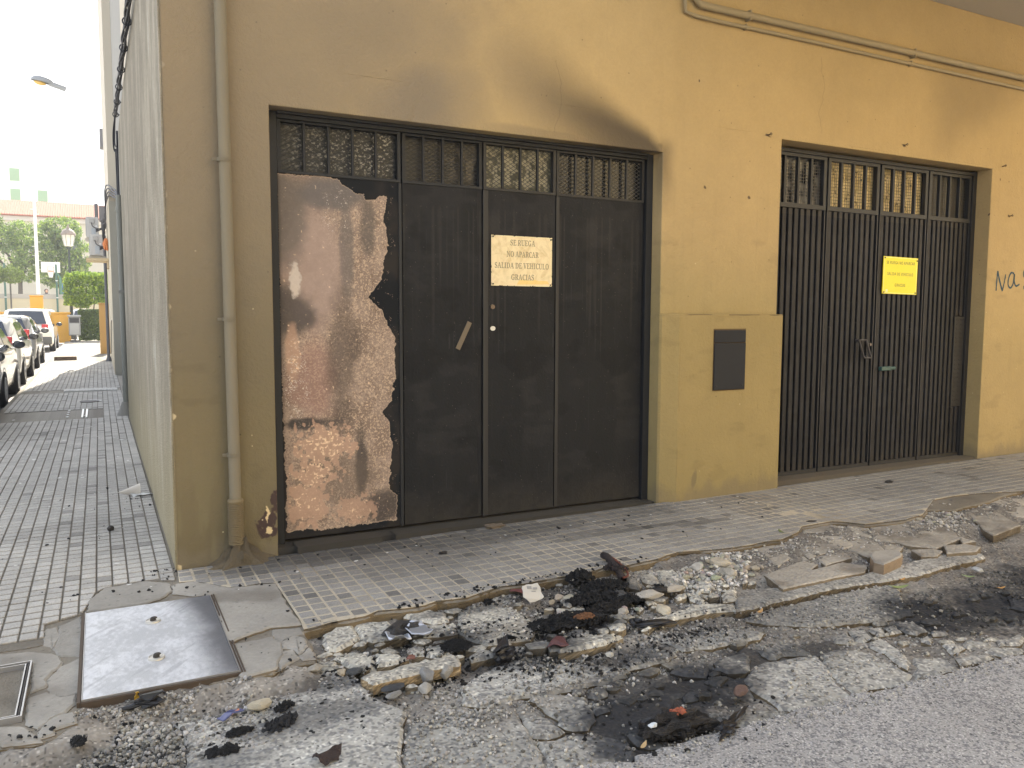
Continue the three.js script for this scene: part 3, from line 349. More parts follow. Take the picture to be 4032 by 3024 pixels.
{
  const s = new THREE.Shape([[0, -0.2], [0.5885, -0.2], [0.5885, 2.754], [3.522, 2.754], [3.522, -0.2], [4.75, -0.2], [4.75, 2.976], [7.596, 2.976], [7.596, -0.2], [14, -0.2], [14, 8], [0, 8]].map(q => new THREE.Vector2(...q)));
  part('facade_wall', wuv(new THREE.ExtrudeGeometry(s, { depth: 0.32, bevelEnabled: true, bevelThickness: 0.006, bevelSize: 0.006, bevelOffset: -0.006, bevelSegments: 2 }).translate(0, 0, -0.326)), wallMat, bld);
  // streaky side wall
  const sideMap = colourMap(1024, 1024, (u, v) => {
    const z = u * 8.3, y = v * 4.2, a = fbm(z * 1.7, y * 0.55, 5, 200), b = fbm(z * 5.5, y * 2.4, 5, 205), f = vn(z * 60, y * 40, 207);
    let c = mix3([0.205, 0.18, 0.132], [0.335, 0.30, 0.228], sm(0.36, 0.74, 0.4 * a + 0.45 * b + 0.15 * fbm(z * 16, y * 9, 3, 209))); c = mix3(c, [0.38, 0.36, 0.30], 0.65 * sm(0.66, 0.8, b) * sm(0.4, 0.6, a)); c = c.map(q => q * (0.86 + 0.28 * f));
    return mix3(c, [0.33, 0.28, 0.15], 0.55 * sm(1.3, 0.1, y + 0.5 * (a - 0.5)));
  });
  part('side_wall', box(0.0005, 0.3, -0.2, 4.2, -8.3, -0.33), M(0.4, 0.38, 0.32, 0.9), bld);
  const sw = box(-0.008, -0.0002, -0.2, 4.2, -8.3, 0.0015), sp = sw.attributes.position, su = sw.attributes.uv; for (let i = 0; i < sp.count; i++) su.setXY(i, -sp.getZ(i) / 8.3, sp.getY(i) / 4.2);
  part('side_wall', sw, new THREE.MeshStandardMaterial({ map: sideMap, bumpMap: fineR(8), bumpScale: 0.008, roughness: 0.92 }), bld).geometry.translate(0, 0, 0);
  const beige = M(0.56, 0.50, 0.40, 0.9, { bumpMap: fineR(8), bumpScale: 0.004 });
  part('upper_side_wall', [box(0.07, 0.29, 4.203, 8, -5, -0.33), box(0.07, 0.29, 4.203, 13, -8.3, -5.003)], beige, bld);
  part('front_block', box(0.303, 14, -0.2, 7.995, -5, -0.33), beige, bld);
  part('rear_block', box(0.30, 14, -0.2, 18, -25.9, -5.003), beige, bld);
  part('recess_wall', box(0.12, 0.299, -0.2, 13, -16.2, -8.303), M(0.30, 0.29, 0.26, 0.9), bld);
  // plinth between the doors, its edge chamfered
  const ps = new THREE.Shape([[3.517, 0.002], [3.56, 0.002], [4.7515, 0.002], [4.7515, 0.07], [3.66, 0.07], [3.53, 0.018]].map(([x, z]) => new THREE.Vector2(x, -z)));
  const pg = new THREE.ExtrudeGeometry(ps, { depth: 1.715, bevelEnabled: true, bevelThickness: 0.008, bevelSize: 0.005, bevelOffset: -0.005, bevelSegments: 2 }).rotateX(-Math.PI / 2).translate(0, -0.2, 0);
  const plinthMat = wallMat.clone(); plinthMat.color = lin(0.92, 0.90, 0.85); part('plinth', wuv(pg), plinthMat, bld);
  part('overhang', box(3.3, 14, 4.403, 8.2, 0.004, 2.1), M(0.47, 0.43, 0.36, 0.9, { bumpMap: fineR(8), bumpScale: 0.004 }), bld);

  // ---- burnt sheet metal garage door
  const D1 = grp('garage_door', bld); D1.userData.label = 'flat black sheet metal door with one leaf burnt to bare rust';
  const soft = (x, y, a, b, rx, ry, n, k = 0.5) => sm(1.25, 0.6, Math.hypot((x - a) / rx, (y - b) / ry) + k * n);
  const LOW = [[0, 1.38], [0.09, 1.42], [0.27, 1.42], [0.32, 1.36], [0.61, 1.39], [0.78, 1.37], [0.85, 1.31], [0.93, 1.39], [1.15, 1.42], [1.35, 1.41], [1.54, 1.32], [1.62, 1.23], [1.74, 1.32], [1.97, 1.37], [2.14, 1.35], [2.33, 1.367]];
  const TOP = [[2.255, 1.22], [2.30, 1.20], [2.355, 1.17], [2.39, 1.02], [2.42, 0.6]], HOOK = [[2.255, 1.22], [2.262, 1.29], [2.315, 1.34], [2.33, 1.367]];
  const along = (L, y) => { for (let i = 0; i < L.length - 1; i++) if (y >= L[i][0] && y <= L[i + 1][0]) return mix(L[i][1], L[i + 1][1], (y - L[i][0]) / (L[i + 1][0] - L[i][0])); return y < L[0][0] ? L[0][1] : L[L.length - 1][1]; };
  const burnMask = (x, y) => {
    const w = 0.014 * (fbm(x * 26, y * 26, 3, 222) - 0.5) * 2 + 0.008 * (vn(x * 120, y * 120, 223) - 0.5);
    let e; if (y < 2.255) e = along(LOW, y); else if (y > 2.33) e = along(TOP, y); else { const hx = along(HOOK, y), tp = along(TOP, y); e = x > tp && x < hx ? Math.max(tp, x - Math.min(x - tp, hx - x)) : x >= hx ? along(LOW, y) : tp; }
    const bottom = 0.095 + 0.035 * (fbm(x * 9, 3, 3, 227) - 0.3), top = 2.392 - 0.012 * vn(x * 22, 1, 4) - 0.1 * sm(0.98, 1.2, x);
    const g = Math.min(e - x, (y - bottom), (top - y), (x - 0.655 - 0.012 * sm(1.3, 0.3, y) * (1 + vn(3, y * 20, 9)))) + w; return sm(-0.002, 0.003, g);
  };
  const leafMap = colourMap(640, 1536, (u, v) => {                        // burnt leaf, metres x 0.66..1.46, y 0.05..2.40
    const x = 0.655 + u * 0.81, y = 0.05 + v * 2.36, n = fbm(x * 6, y * 6, 4, 230), f = fbm(x * 34, y * 34, 5, 232), st = fbm(x * 9, y * 1.1, 4, 234), sp = vn(x * 210, y * 210, 236), sq = vn(x * 105, y * 105, 238);
    let black = [0.012, 0.013, 0.0148].map(q => q * (0.8 + 0.5 * n) + 0.004 * st);
    let rust = mix3([0.20, 0.148, 0.112], [0.285, 0.215, 0.165], sm(0.3, 0.7, n));
    rust = mix3(rust, [0.45, 0.335, 0.235], 0.85 * sm(0.53, 0.66, 0.5 * sp + 0.5 * sq) * mix(0.25, 1, sm(0.85, 1.12, x + 0.25 * (n - 0.5) + 0.2 * sm(1.6, 1.3, y))));     // speckled side
    rust = mix3(rust, [0.125, 0.085, 0.06], 0.5 * sm(0.54, 0.68, 0.5 * vn(x * 150, y * 150, 239) + 0.5 * f) );
    rust = mix3(rust, [0.33, 0.245, 0.20], 0.75 * soft(x, y, 0.88, 1.78, 0.2, 0.42, n - 0.5)); rust = mix3(rust, [0.30, 0.175, 0.135], 0.5 * soft(x, y, 0.86, 1.1, 0.16, 0.3, n - 0.5, 0.9));
    rust = mix3(rust, [0.12, 0.108, 0.10], 0.85 * soft(x, y, 1.0, 2.27, 0.22, 0.11, n - 0.5)); rust = mix3(rust, [0.13, 0.113, 0.10], 0.7 * soft(x, y, 1.09, 1.95, 0.05, 0.42, n - 0.5, 0.8)); rust = mix3(rust, [0.085, 0.075, 0.066], 0.7 * soft(x, y, 1.23, 2.08, 0.06, 0.2, n - 0.5, 0.8));
    rust = mix3(rust, [0.12, 0.105, 0.09], 0.75 * soft(x, y, 0.72, 2.12, 0.12, 0.25, n - 0.5, 1)); rust = mix3(rust, [0.055, 0.05, 0.046], 0.8 * soft(x, y, 0.72, 1.5, 0.16, 0.17, n - 0.5, 1)); rust = mix3(rust, [0.07, 0.055, 0.045], 0.6 * soft(x, y, 1.05, 1.25, 0.12, 0.45, n - 0.5, 1));
    rust = mix3(rust, [0.04, 0.037, 0.035], 0.9 * soft(x, y, 0.78, 0.8, 0.2, 0.05, n - 0.5, 1.6)); rust = mix3(rust, [0.05, 0.044, 0.04], 0.85 * soft(x, y, 1.17, 0.5, 0.05, 0.24, n - 0.5, 1)); rust = mix3(rust, [0.045, 0.04, 0.037], 0.8 * soft(x, y, 1.33, 0.22, 0.14, 0.13, n - 0.5, 1)); rust = mix3(rust, [0.13, 0.10, 0.075], 0.5 * soft(x, y, 1.0, 0.42, 0.3, 0.2, n - 0.5, 1));
    const f2 = fbm(x * 75, y * 75, 3, 233), cream = 0.5 * f2 + 0.5 * sq, cz = Math.max(soft(x, y, 0.93, 0.66, 0.19, 0.12, f - 0.5, 2.2), 0.75 * soft(x, y, 0.86, 0.48, 0.16, 0.12, f - 0.5, 2), 0.6 * soft(x, y, 0.8, 0.28, 0.14, 0.22, f - 0.5, 1.8), 0.5 * soft(x, y, 1.15, 0.2, 0.16, 0.1, f - 0.5, 2), 0.55 * soft(x, y, 0.73, 1.28, 0.06, 0.2, n - 0.5, 1));
    rust = mix3(rust, [0.42, 0.27, 0.185], 0.75 * sm(0.15, 0.6, cz)); rust = mix3(rust, [0.66, 0.49, 0.32], 0.9 * sm(0.69, 0.84, 0.62 * cream + 0.38 * f + 0.20 * cz));
    const wht = Math.max(soft(x, y, 0.75, 1.72, 0.035, 0.1, f - 0.5, 1.4), 0.8 * sm(0.71, 0.75, sp * 0.6 + f * 0.4) * soft(x, y, 1.02, 2.16, 0.1, 0.14, n - 0.5, 1), 0.8 * sm(0.66, 0.7, sp * 0.6 + f * 0.4) * soft(x, y, 0.74, 1.05, 0.08, 0.35, n - 0.5, 1)); rust = mix3(rust, [0.50, 0.43, 0.36], wht);
    const rim = burnMask(x, y); const halo = sm(0.0, 1, rim) * (1 - sm(0, 1, burnMask(x + 0.006, y) * burnMask(x, y + 0.006) * burnMask(x, y - 0.006)));
    rust = mix3(rust, [0.05, 0.045, 0.04], 0.55 * sm(0.03, 0.0, Math.min(x - 0.655, 0.1)) ); rust = mix3(rust, [0.36, 0.27, 0.19], 0.6 * halo); const chip = burnMask(x - 0.02, y) < 0.5 && x > 1.1 && x < 1.44 ? sm(0.80, 0.84, 0.5 * sp + 0.5 * f + 0.14 * burnMask(x - 0.045, y)) : 0; black = mix3(black, [0.27, 0.2, 0.15], chip); black = mix3(black, [0.03, 0.026, 0.023], sm(0.4, 0.7, n)); return mix3(black, rust.map((q, i) => q * (0.9 + 0.2 * f) * [1.24, 1.24, 1.27][i]), rim);
  });
  const leafRel = greyMap(640, 1536, (u, v) => { const x = 0.655 + u * 0.81, y = 0.05 + v * 2.36; return 0.9 - 0.5 * burnMask(x, y) + 0.1 * vn(x * 90, y * 90, 250) * burnMask(x, y); });
  const burntMat = new THREE.MeshPhysicalMaterial({ map: leafMap, specularIntensity: 0.35, bumpMap: leafRel, bumpScale: 0.005, roughness: 0.8, side: THREE.DoubleSide });
  const sheetMap = colourMap(512, 1024, (u, v) => {
    const x = u * 1.2, y = v * 2.4, n = fbm(x * 3, y * 2, 4, 260), st = fbm(x * 14, y * 0.9, 4, 262), f = fbm(x * 40, y * 34, 3, 264);
    let c = mix3([0.0125, 0.0132, 0.0145], [0.0205, 0.0205, 0.0215], 0.75 * n + 0.25 * sm(0.35, 0.75, st)); c = mix3(c, [0.024, 0.0235, 0.0245], 0.6 * sm(1.4, 2.4, y) * sm(0.3, 0.75, 0.5 * st + 0.5 * n)); c = mix3(c, [0.025, 0.0235, 0.021], 0.5 * sm(0.5, 0.0, y) * f);
    const h = hash(Math.floor(u * 512), Math.floor(v * 700), 266); if (h > 0.9992) c = [0.22, 0.19, 0.15]; const sc = vn(x * 140, y * 3, 268); if (sc > 0.95) c = c.map(q => q + 0.012);
    const dr = vn(x * 60, 5, 270) * sm(2.38, 2.2, y) * sm(1.2, 2.3, y + 0.8 * vn(x * 60, 9, 271)); c = mix3(c, [0.055, 0.050, 0.046], 0.28 * sm(0.6, 0.85, dr)); c = mix3(c, [0.048, 0.043, 0.036], 0.6 * sm(0.30, 0.02, y + 0.25 * (n - 0.5)) * (0.4 + 0.9 * f));
    const q1 = fbm(x * 5 + 3, y * 9, 5, 272); c = mix3(c, [0.046, 0.044, 0.044], 0.22 * sm(0.56, 0.78, q1)); c = mix3(c, [0.006, 0.006, 0.007], 0.35 * sm(0.60, 0.72, fbm(x * 4 + 9, y * 5, 4, 274))); return c;
  }, THREE.RepeatWrapping);
  const dents = greyMap(256, 512, (u, v) => 0.85 * fbm(u * 5, v * 9, 3, 276) + 0.15 * vn(u * 120, v * 240, 277)); const sheetMat = new THREE.MeshPhysicalMaterial({ map: sheetMap, roughness: 0.6, specularIntensity: 0.32, bumpMap: dents, bumpScale: 0.008, side: THREE.DoubleSide });
  const steel = M(0.013, 0.0138, 0.0152, 0.6, { bumpMap: fineR(6), bumpScale: 0.0006 }), deep = M(0.004, 0.004, 0.0042, 0.9);
  const suv = (g, ox = 0) => { const p = g.attributes.position, a = g.attributes.uv; for (let i = 0; i < p.count; i++) a.setXY(i, (p.getX(i) + ox) / 1.2, p.getY(i) / 2.4); return g; };
  part('door_frame', [box(0.592, 0.652, 0.035, 2.75, -0.22, -0.115), box(3.462, 3.519, 0.035, 2.75, -0.22, -0.115), box(0.655, 3.459, 2.712, 2.75, -0.22, -0.112), box(0.655, 3.459, 2.735, 2.7505, -0.111, -0.085)], steel, D1);
  part('door_void', box(0.60, 3.51, 0.0, 2.74, -0.32, -0.24), M(0.006, 0.006, 0.007, 0.9), D1);
  const paneMaps = [[[0.014, 0.016, 0.018], [0.50, 0.47, 0.40], 0.60, 64], [[0.016, 0.015, 0.014], [0.12, 0.10, 0.07], 0.52, 9], [[0.09, 0.088, 0.055], [0.40, 0.36, 0.25], 0.46, 22], [[0.006, 0.007, 0.010], [0.010, 0.011, 0.014], 0.5, 8]].map(([a, b, t, q], k) => new THREE.MeshPhysicalMaterial({ map: colourMap(256, 128, (u, v) => { const n = fbm(u * q, v * q * 0.45, 4, 280 + k), e = sm(0, 0.25, v) * sm(0, 0.1, u) * sm(0, 0.1, 1 - u); return mix3(a, b, sm(t - 0.08, t + 0.09, n) * (k === 0 ? (0.25 + 0.75 * u) * e : k === 1 ? sm(0.3, 1, u) : 0.35 + 0.65 * e)); }), roughness: k === 3 ? 0.15 : 0.5, clearcoat: 0.3, clearcoatRoughness: 0.2 }));  // pane colours paint in leafy and dull street reflections
  function lattice(x0, x1, y0, y1, z, pw, ph, r) {      // expanded metal: diamonds of crossing strands
    const gs = [], W = x1 - x0, H = y1 - y0, k = ph / pw;
    for (const s of [1, -1]) for (let c = -Math.ceil(H / ph) - 1; c < W / pw + Math.ceil(H / ph) + 1; c++) {
      let a = s > 0 ? c * pw : c * pw, pts = []; const f = (x) => s > 0 ? (x - a) * k : -(x - a) * k; let xa = Math.max(0, Math.min(W, a)), xb = s > 0 ? a + H / k : a - H / k; let lo = Math.max(0, Math.min(a, xb)), hi = Math.min(W, Math.max(a, xb)); if (hi - lo < 0.004) continue;
      gs.push(rod([x0 + lo, y0 + Math.max(0, Math.min(H, f(lo))), z + s * 0.0012], [x0 + hi, y0 + Math.max(0, Math.min(H, f(hi))), z + s * 0.0012], r, 4));
    } return gs;
  }
  const leaves = [[0.658, 1.462, 4], [1.474, 2.062, 3], [2.070, 2.656, 3], [2.668, 3.457, 4]], LB = [-0.142, -0.146, -0.138, -0.146];
  leaves.forEach(([a, b, nb], i) => {
    const z = LB[i], lab = i === 0 ? 'panel with its paint burnt off to speckled bare rust' : null;
    const pg = rbox(a, b, 0.055, 2.392, z - 0.03, z, 0.003); if (i === 0) { const p = pg.attributes.position, u = pg.attributes.uv; for (let k = 0; k < p.count; k++) u.setXY(k, (p.getX(k) - 0.655) / 0.81, (p.getY(k) - 0.05) / 2.36); } else suv(pg, i * 0.37);
    const pm = part('door_panel', pg, i === 0 ? burntMat : sheetMat, D1); if (lab) pm.userData.label = lab;
    const gs = [box(a, b, 2.698, 2.7115, z - 0.035, z + 0.004), box(a, a + 0.022, 2.3925, 2.6975, z - 0.035, z + 0.004), box(b - 0.022, b, 2.3925, 2.6975, z - 0.035, z + 0.004), rbox(a, b, 2.384, 2.402, z + 0.0005, z + 0.006, 0.002)];
    if (i === 0) gs.push(rbox(b - 0.018, b + 0.004, 0.055, 2.38, z + 0.0005, z + 0.008, 0.002)); if (i === 2) gs.push(rbox(a - 0.004, a + 0.036, 0.055, 2.38, z + 0.0005, z + 0.005, 0.002)); if (i === 3) gs.push(rbox(a - 0.004, a + 0.024, 0.055, 2.38, z + 0.0005, z + 0.007, 0.002));
    part('leaf_frame', gs, i === 3 || i === 2 ? M(0.021, 0.02, 0.0195, 0.6) : steel, D1);
    for (let k = 1; k <= nb; k++) { const x = mix(a + 0.011, b - 0.011, k / (nb + 1)); part('window_bar', rbox(x - 0.0085, x + 0.0085, 2.394, 2.6985, z - 0.016, z + 0.006, 0.003), i === 3 ? M(0.03, 0.028, 0.026, 0.6) : steel, D1); }
    part('wire_mesh', lattice(a + 0.02, b - 0.02, 2.394, 2.6975, z - 0.022, i === 0 ? 0.052 : 0.046, i === 0 ? 0.03 : 0.029, 0.0021), i === 3 ? M(0.10, 0.092, 0.08, 0.6) : M(0.045, 0.044, 0.043, 0.6), D1);
    part('window_pane', box(a + 0.01, b - 0.01, 2.39, 2.70, z - 0.05, z - 0.046), paneMaps[i], D1);
  });
  part('handle_plate', rbox(-0.018, 0.018, -0.106, 0.106, 0, 0.005, 0.002).rotateZ(-0.455).translate(1.921, 1.362, -0.146), M(0.15, 0.125, 0.095, 0.5, { metalness: 0.4 }), D1);
  part('lock_cylinder', new THREE.CylinderGeometry(0.016, 0.017, 0.012, 18).rotateX(Math.PI / 2).translate(2.141, 1.566, -0.132), M(0.16, 0.12, 0.09, 0.5, { metalness: 0.5 }), D1);
  part('paint_chip', new THREE.CylinderGeometry(0.021, 0.021, 0.001, 9).scale(1, 1, 0.8).rotateX(Math.PI / 2).translate(2.146, 1.412, -0.1373), M(0.72, 0.68, 0.58, 0.8), D1);

  // ---- ribbed garage door
  const D2 = grp('garage_door', bld); D2.userData.label = 'black ribbed metal garage door with barred mesh windows along its top';
  const rib = new THREE.MeshPhysicalMaterial({ roughness: 0.55, specularIntensity: 0.55, side: THREE.DoubleSide, map: sheetMap, bumpMap: fineR(5), bumpScale: 0.0006 }); rib.color.setRGB(1.15, 1.1, 1.1); const frm = M(0.018, 0.018, 0.0195, 0.55);
  part('door_frame', [box(4.753, 4.79, 0.06, 2.97, -0.25, -0.15), box(7.535, 7.592, 0.06, 2.97, -0.25, -0.150), box(4.793, 7.532, 2.925, 2.953, -0.25, -0.148)], frm, D2);
  part('door_void', box(4.76, 7.59, 0.0, 2.968, -0.324, -0.26), M(0.006, 0.006, 0.007, 0.9), D2);
  const gl = [[[0.02, 0.022, 0.026], [0.20, 0.19, 0.17], 0.55, 14], [[0.52, 0.38, 0.16], [0.80, 0.63, 0.33], 0.4, 11], [[0.54, 0.40, 0.17], [0.82, 0.65, 0.34], 0.4, 11], [[0.06, 0.056, 0.05], [0.105, 0.095, 0.08], 0.5, 9]].map(([a, b, t, q], k) => new THREE.MeshPhysicalMaterial({ map: colourMap(256, 128, (u, v) => { const n = fbm(u * q, v * q * 0.5, 4, 290 + k), d = vn(u * 60, v * 22, 295); let c = mix3(a, b, sm(t - 0.2, t + 0.2, n)); if ((k === 1 || k === 2) && d > 0.86) c = [0.07, 0.055, 0.03]; return c; }), roughness: k === 0 ? 0.12 : 0.6, clearcoat: 0.3, clearcoatRoughness: 0.15 }));  // tan panes have the reflected sunlit house painted in
  const L2 = [[4.795, 5.474], [5.496, 6.170], [6.194, 6.862], [6.884, 7.53]];
  L2.forEach(([a, b], i) => {
    const z = -0.172;
    part('door_panel', box(a, b, 0.082, 2.455, z - 0.075, z - 0.052), deep, D2);  // backing coloured near-black so the grooves look deeply shaded
    part('leaf_frame', [box(a, b, 2.895, 2.922, z - 0.03, z + 0.008), box(a, b, 2.456, 2.494, z - 0.03, z + 0.008), box(a, a + 0.036, 2.4945, 2.8945, z - 0.03, z + 0.008), box(b - 0.036, b, 2.4945, 2.8945, z - 0.03, z + 0.008), box(a, b, 0.075, 0.112, z - 0.03, z + 0.003), box(a, a + 0.012, 0.1125, 2.4555, z - 0.03, z + 0.005), box(b - 0.012, b, 0.1125, 2.4555, z - 0.03, z + 0.005)], frm, D2);
    const n = 9, w = (b - a - 0.03) / n;
    for (let k = 0; k < n; k++) {
      const x = a + 0.015 + w * k; if (i === 3 && k > 6) { part('slat', rbox(x + 0.006, x + w - 0.018, 1.52, 2.4545, z - 0.026, z, 0.004), rib, D2); part('slat', rbox(x + 0.006, x + w - 0.018, 0.113, 0.585, z - 0.026, z, 0.004), rib, D2); continue; }
      const g = rbox(x + 0.004, x + w - 0.022, 0.113, 2.4545, z - 0.026, z, 0.005); suv(g, k * 0.13 + i * 0.3); part('slat', g, rib, D2);
    }
    for (let k = 1; k < 4; k++) { const x = mix(a + 0.018, b - 0.018, k / 4); part('window_bar', rbox(x - 0.012, x + 0.012, 2.493, 2.896, z - 0.03, z + 0.004, 0.003), frm, D2); }
    const gs = []; for (let x = a + 0.04; x < b - 0.03; x += 0.0285) gs.push(rod([x, 2.49, z - 0.036], [x, 2.90, z - 0.036], 0.0019, 4)); for (let y = 2.505; y < 2.9; y += 0.0285) gs.push(rod([a + 0.03, y, z - 0.0385], [b - 0.03, y, z - 0.0385], 0.0019, 4));
    part('wire_mesh', gs, i === 0 ? M(0.16, 0.14, 0.11, 0.6) : M(0.085, 0.072, 0.05, 0.6), D2);
    part('window_pane', box(a + 0.02, b - 0.02, 2.46, 2.92, z - 0.058, z - 0.054), gl[i], D2);
  });
  part('tread_plate', [rbox(7.372, 7.532, 0.592, 1.512, -0.184, -0.166, 0.003)].concat(Array.from({ length: 80 }, (_, k) => new THREE.BoxGeometry(0.026, 0.005, 0.004).rotateZ((k % 2 ? 1 : -1) * 0.8).translate(7.40 + (k % 4) * 0.034, 0.615 + Math.floor(k / 4) * 0.0455, -0.165))), M(0.02, 0.0195, 0.02, 0.55), D2);
  part('pull_handle', [rod([5.925, 1.29, -0.125], [6.022, 1.289, -0.125], 0.009), rod([6.022, 1.289, -0.125], [6.098, 1.121, -0.125], 0.012), rod([6.098, 1.121, -0.125], [6.004, 1.123, -0.125], 0.009), rod([6.004, 1.123, -0.125], [5.925, 1.29, -0.125], 0.009), rod([5.94, 1.285, -0.175], [5.94, 1.285, -0.125], 0.01), rod([6.05, 1.13, -0.175], [6.05, 1.13, -0.125], 0.01)], M(0.055, 0.05, 0.05, 0.5), D2);
  part('door_lock', [rbox(6.262, 6.40, 0.992, 1.032, -0.17, -0.128, 0.008), new THREE.CylinderGeometry(0.017, 0.017, 0.07, 16).rotateZ(Math.PI / 2).translate(6.42, 1.014, -0.142)], M(0.035, 0.09, 0.08, 0.4), D2);
  part('bolt', new THREE.CylinderGeometry(0.015, 0.016, 0.02, 8).rotateX(Math.PI / 2).translate(6.118, 1.245, -0.158), M(0.14, 0.12, 0.1, 0.5, { metalness: 0.5 }), D2);

  // ---- pipes and fittings fixed to the wall
  const pipeM = M(0.37, 0.295, 0.175, 0.6, { bumpMap: fineR(3), bumpScale: 0.002 });
  const greyPipe = M(0.235, 0.20, 0.135, 0.65, { bumpMap: fineR(3), bumpScale: 0.002 });  // greyer, darker tone than the other wall pipes
  const dp = part('drainpipe', [cyl(0.034, 0.034, 4.2, 0, 0, 0, 28)].map(g => { const p = g.attributes.position; for (let i = 0; i < p.count; i++) p.setXYZ(i, p.getX(i) + mix(0.333, 0.312, p.getY(i) / 4.2), p.getY(i) + 0.36, p.getZ(i) + 0.052); return g; }), greyPipe, bld);
  for (const [x, y] of [[0.317, 2.397], [0.322, 1.475], [0.328, 0.667]]) part('clamp', [new THREE.CylinderGeometry(0.039, 0.039, 0.022, 24).translate(x, y, 0.052), rbox(x - 0.062, x - 0.034, y - 0.009, y + 0.009, 0.044, 0.060, 0.003), box(x - 0.008, x + 0.008, y - 0.008, y + 0.008, 0, 0.02)], greyPipe, dp);
  const prof = []; for (let k = 0; k <= 92; k++) { const y = 0.125 + k * 0.00275; prof.push(new THREE.Vector2(0.041 + [0.005, 0.0055, -0.003, -0.004][k % 4], y)); } prof.push(new THREE.Vector2(0.046, 0.392), new THREE.Vector2(0.036, 0.402));
  part('corrugated_sleeve', new THREE.LatheGeometry(prof, 28).translate(0.332, 0, 0.056), M(0.20, 0.155, 0.085, 0.75), dp);
  const heap = new THREE.IcosahedronGeometry(1, 4), hp = heap.attributes.position; for (let i = 0; i < hp.count; i++) { const a = hp.getX(i), b = hp.getY(i), c = hp.getZ(i), q = 1 + 0.95 * (vn3(a * 3.4 + 9, b * 2.6 + 4, c * 2.6 + 2, 310) - 0.5), t = Math.max(0, b); hp.setXYZ(i, 0.36 + a * q * mix(0.17, 0.045, Math.sqrt(t)), Math.max(-0.02, 0.15 * b * q), 0.055 + c * q * mix(0.12, 0.05, Math.sqrt(t))); } heap.computeVertexNormals();
  part('mortar_heap', heap, M(0.22, 0.175, 0.11, 0.95, { bumpMap: fineR(3), bumpScale: 0.02 }), dp);
  const gas = part('service_pipe', [tube([[3.755, 6, 0.035], [3.755, 3.95, 0.035], [3.758, 3.905, 0.035], [3.775, 3.888, 0.035], [3.82, 3.885, 0.035], [5, 3.888, 0.035], [14, 3.91, 0.035]], 0.028, 14, 120)], pipeM, bld);
  for (const x of [4.32, 6.3, 8.6]) part('clamp', [rbox(x - 0.008, x + 0.008, 3.845, 3.925, 0, 0.062, 0.003)], pipeM, gas);
  const gas2 = part('service_pipe', [tube([[3.69, 6, 0.022], [3.69, 3.84, 0.022], [3.695, 3.813, 0.022], [3.72, 3.805, 0.022], [5, 3.80, 0.022], [14, 3.79, 0.022]], 0.0150, 12, 120)], pipeM, bld);
  for (const x of [4.30, 6.28, 8.6]) part('clamp', [rbox(x - 0.007, x + 0.007, 3.775, 3.822, 0, 0.038, 0.003)], pipeM, gas2);
  const mb = grp('meter_cabinet', bld), grey = M(0.012, 0.0125, 0.015, 0.75, { bumpMap: fineR(3), bumpScale: 0.0008 });
  part('cabinet_recess', [box(4.005, 4.345, 0.905, 1.405, 0.0705, 0.0725)], M(0.12, 0.075, 0.03, 0.9), mb);
  part('cabinet_door', [rbox(4.010, 4.338, 0.912, 1.290, 0.071, 0.084, 0.004), rbox(4.010, 4.338, 1.294, 1.394, 0.071, 0.082, 0.004), box(4.03, 4.318, 1.145, 1.148, 0.0841, 0.0852)], grey, mb);
  for (const x of [4.034, 4.312]) part('screw', new THREE.CylinderGeometry(0.010, 0.010, 0.004, 14).rotateX(Math.PI / 2).translate(x, 0.945, 0.0855), M(0.01, 0.01, 0.01, 0.5), mb);
  const gm = M(0.015, 0.055, 0.085, 0.7);
  const ribbon = (pts, w) => { const c = new THREE.CatmullRomCurve3(pts.map(([x, y]) => new THREE.Vector3(x, y, 0)), false, 'centripetal'), n = pts.length * 8, P = c.getPoints(n), pos = [], idx = []; for (let i = 0; i <= n; i++) { const a = P[Math.max(0, i - 1)], b = P[Math.min(n, i + 1)], dx = b.x - a.x, dy = b.y - a.y, l = Math.hypot(dx, dy) || 1, k = w * (0.8 + 0.4 * vn(i * 0.4, pts[0][0] * 9, 5)) / 2; pos.push(P[i].x - dy / l * k, P[i].y + dx / l * k, 0.002, P[i].x + dy / l * k, P[i].y - dx / l * k, 0.002); if (i < n) { const q = i * 2; idx.push(q, q + 1, q + 2, q + 1, q + 3, q + 2); } } const g = new THREE.BufferGeometry(); g.setAttribute('position', new THREE.Float32BufferAttribute(pos, 3)); g.setIndex(idx); g.computeVertexNormals(); return g; };
  const gf = grp('graffiti', bld), rb = [ribbon([[7.757, 1.775], [7.76, 1.87], [7.768, 1.975]], 0.02), ribbon([[7.768, 1.972], [7.81, 1.87], [7.862, 1.772]], 0.023), ribbon([[7.862, 1.775], [7.885, 1.86], [7.905, 1.945]], 0.016), ribbon([[8.045, 1.955], [7.995, 1.962], [7.955, 1.90], [7.958, 1.83], [7.995, 1.808], [8.035, 1.85], [8.05, 1.95], [8.056, 1.87], [8.085, 1.83], [8.148, 1.848]], 0.019), ribbon([[8.212, 1.992], [8.206, 1.955], [8.222, 1.925], [8.28, 1.915]], 0.019), ribbon([[8.222, 1.835], [8.228, 1.80]], 0.018)]; part('letter', rb.slice(0, 3), gm, gf); part('letter', rb[3], gm, gf); part('letter', rb[4], gm, gf); part('dot', rb[5], gm, gf);
  const hk = M(0.07, 0.045, 0.03, 0.6); for (const [x, y] of [[4.588, 2.992], [6.264, 3.074], [7.751, 3.013], [7.905, 2.53]]) part('wall_hook', [rod([x, y, -0.01], [x + 0.006, y + 0.003, 0.026], 0.005), new THREE.TorusGeometry(0.009, 0.003, 6, 14).translate(x + 0.01, y + 0.005, 0.03)], hk, bld);
}
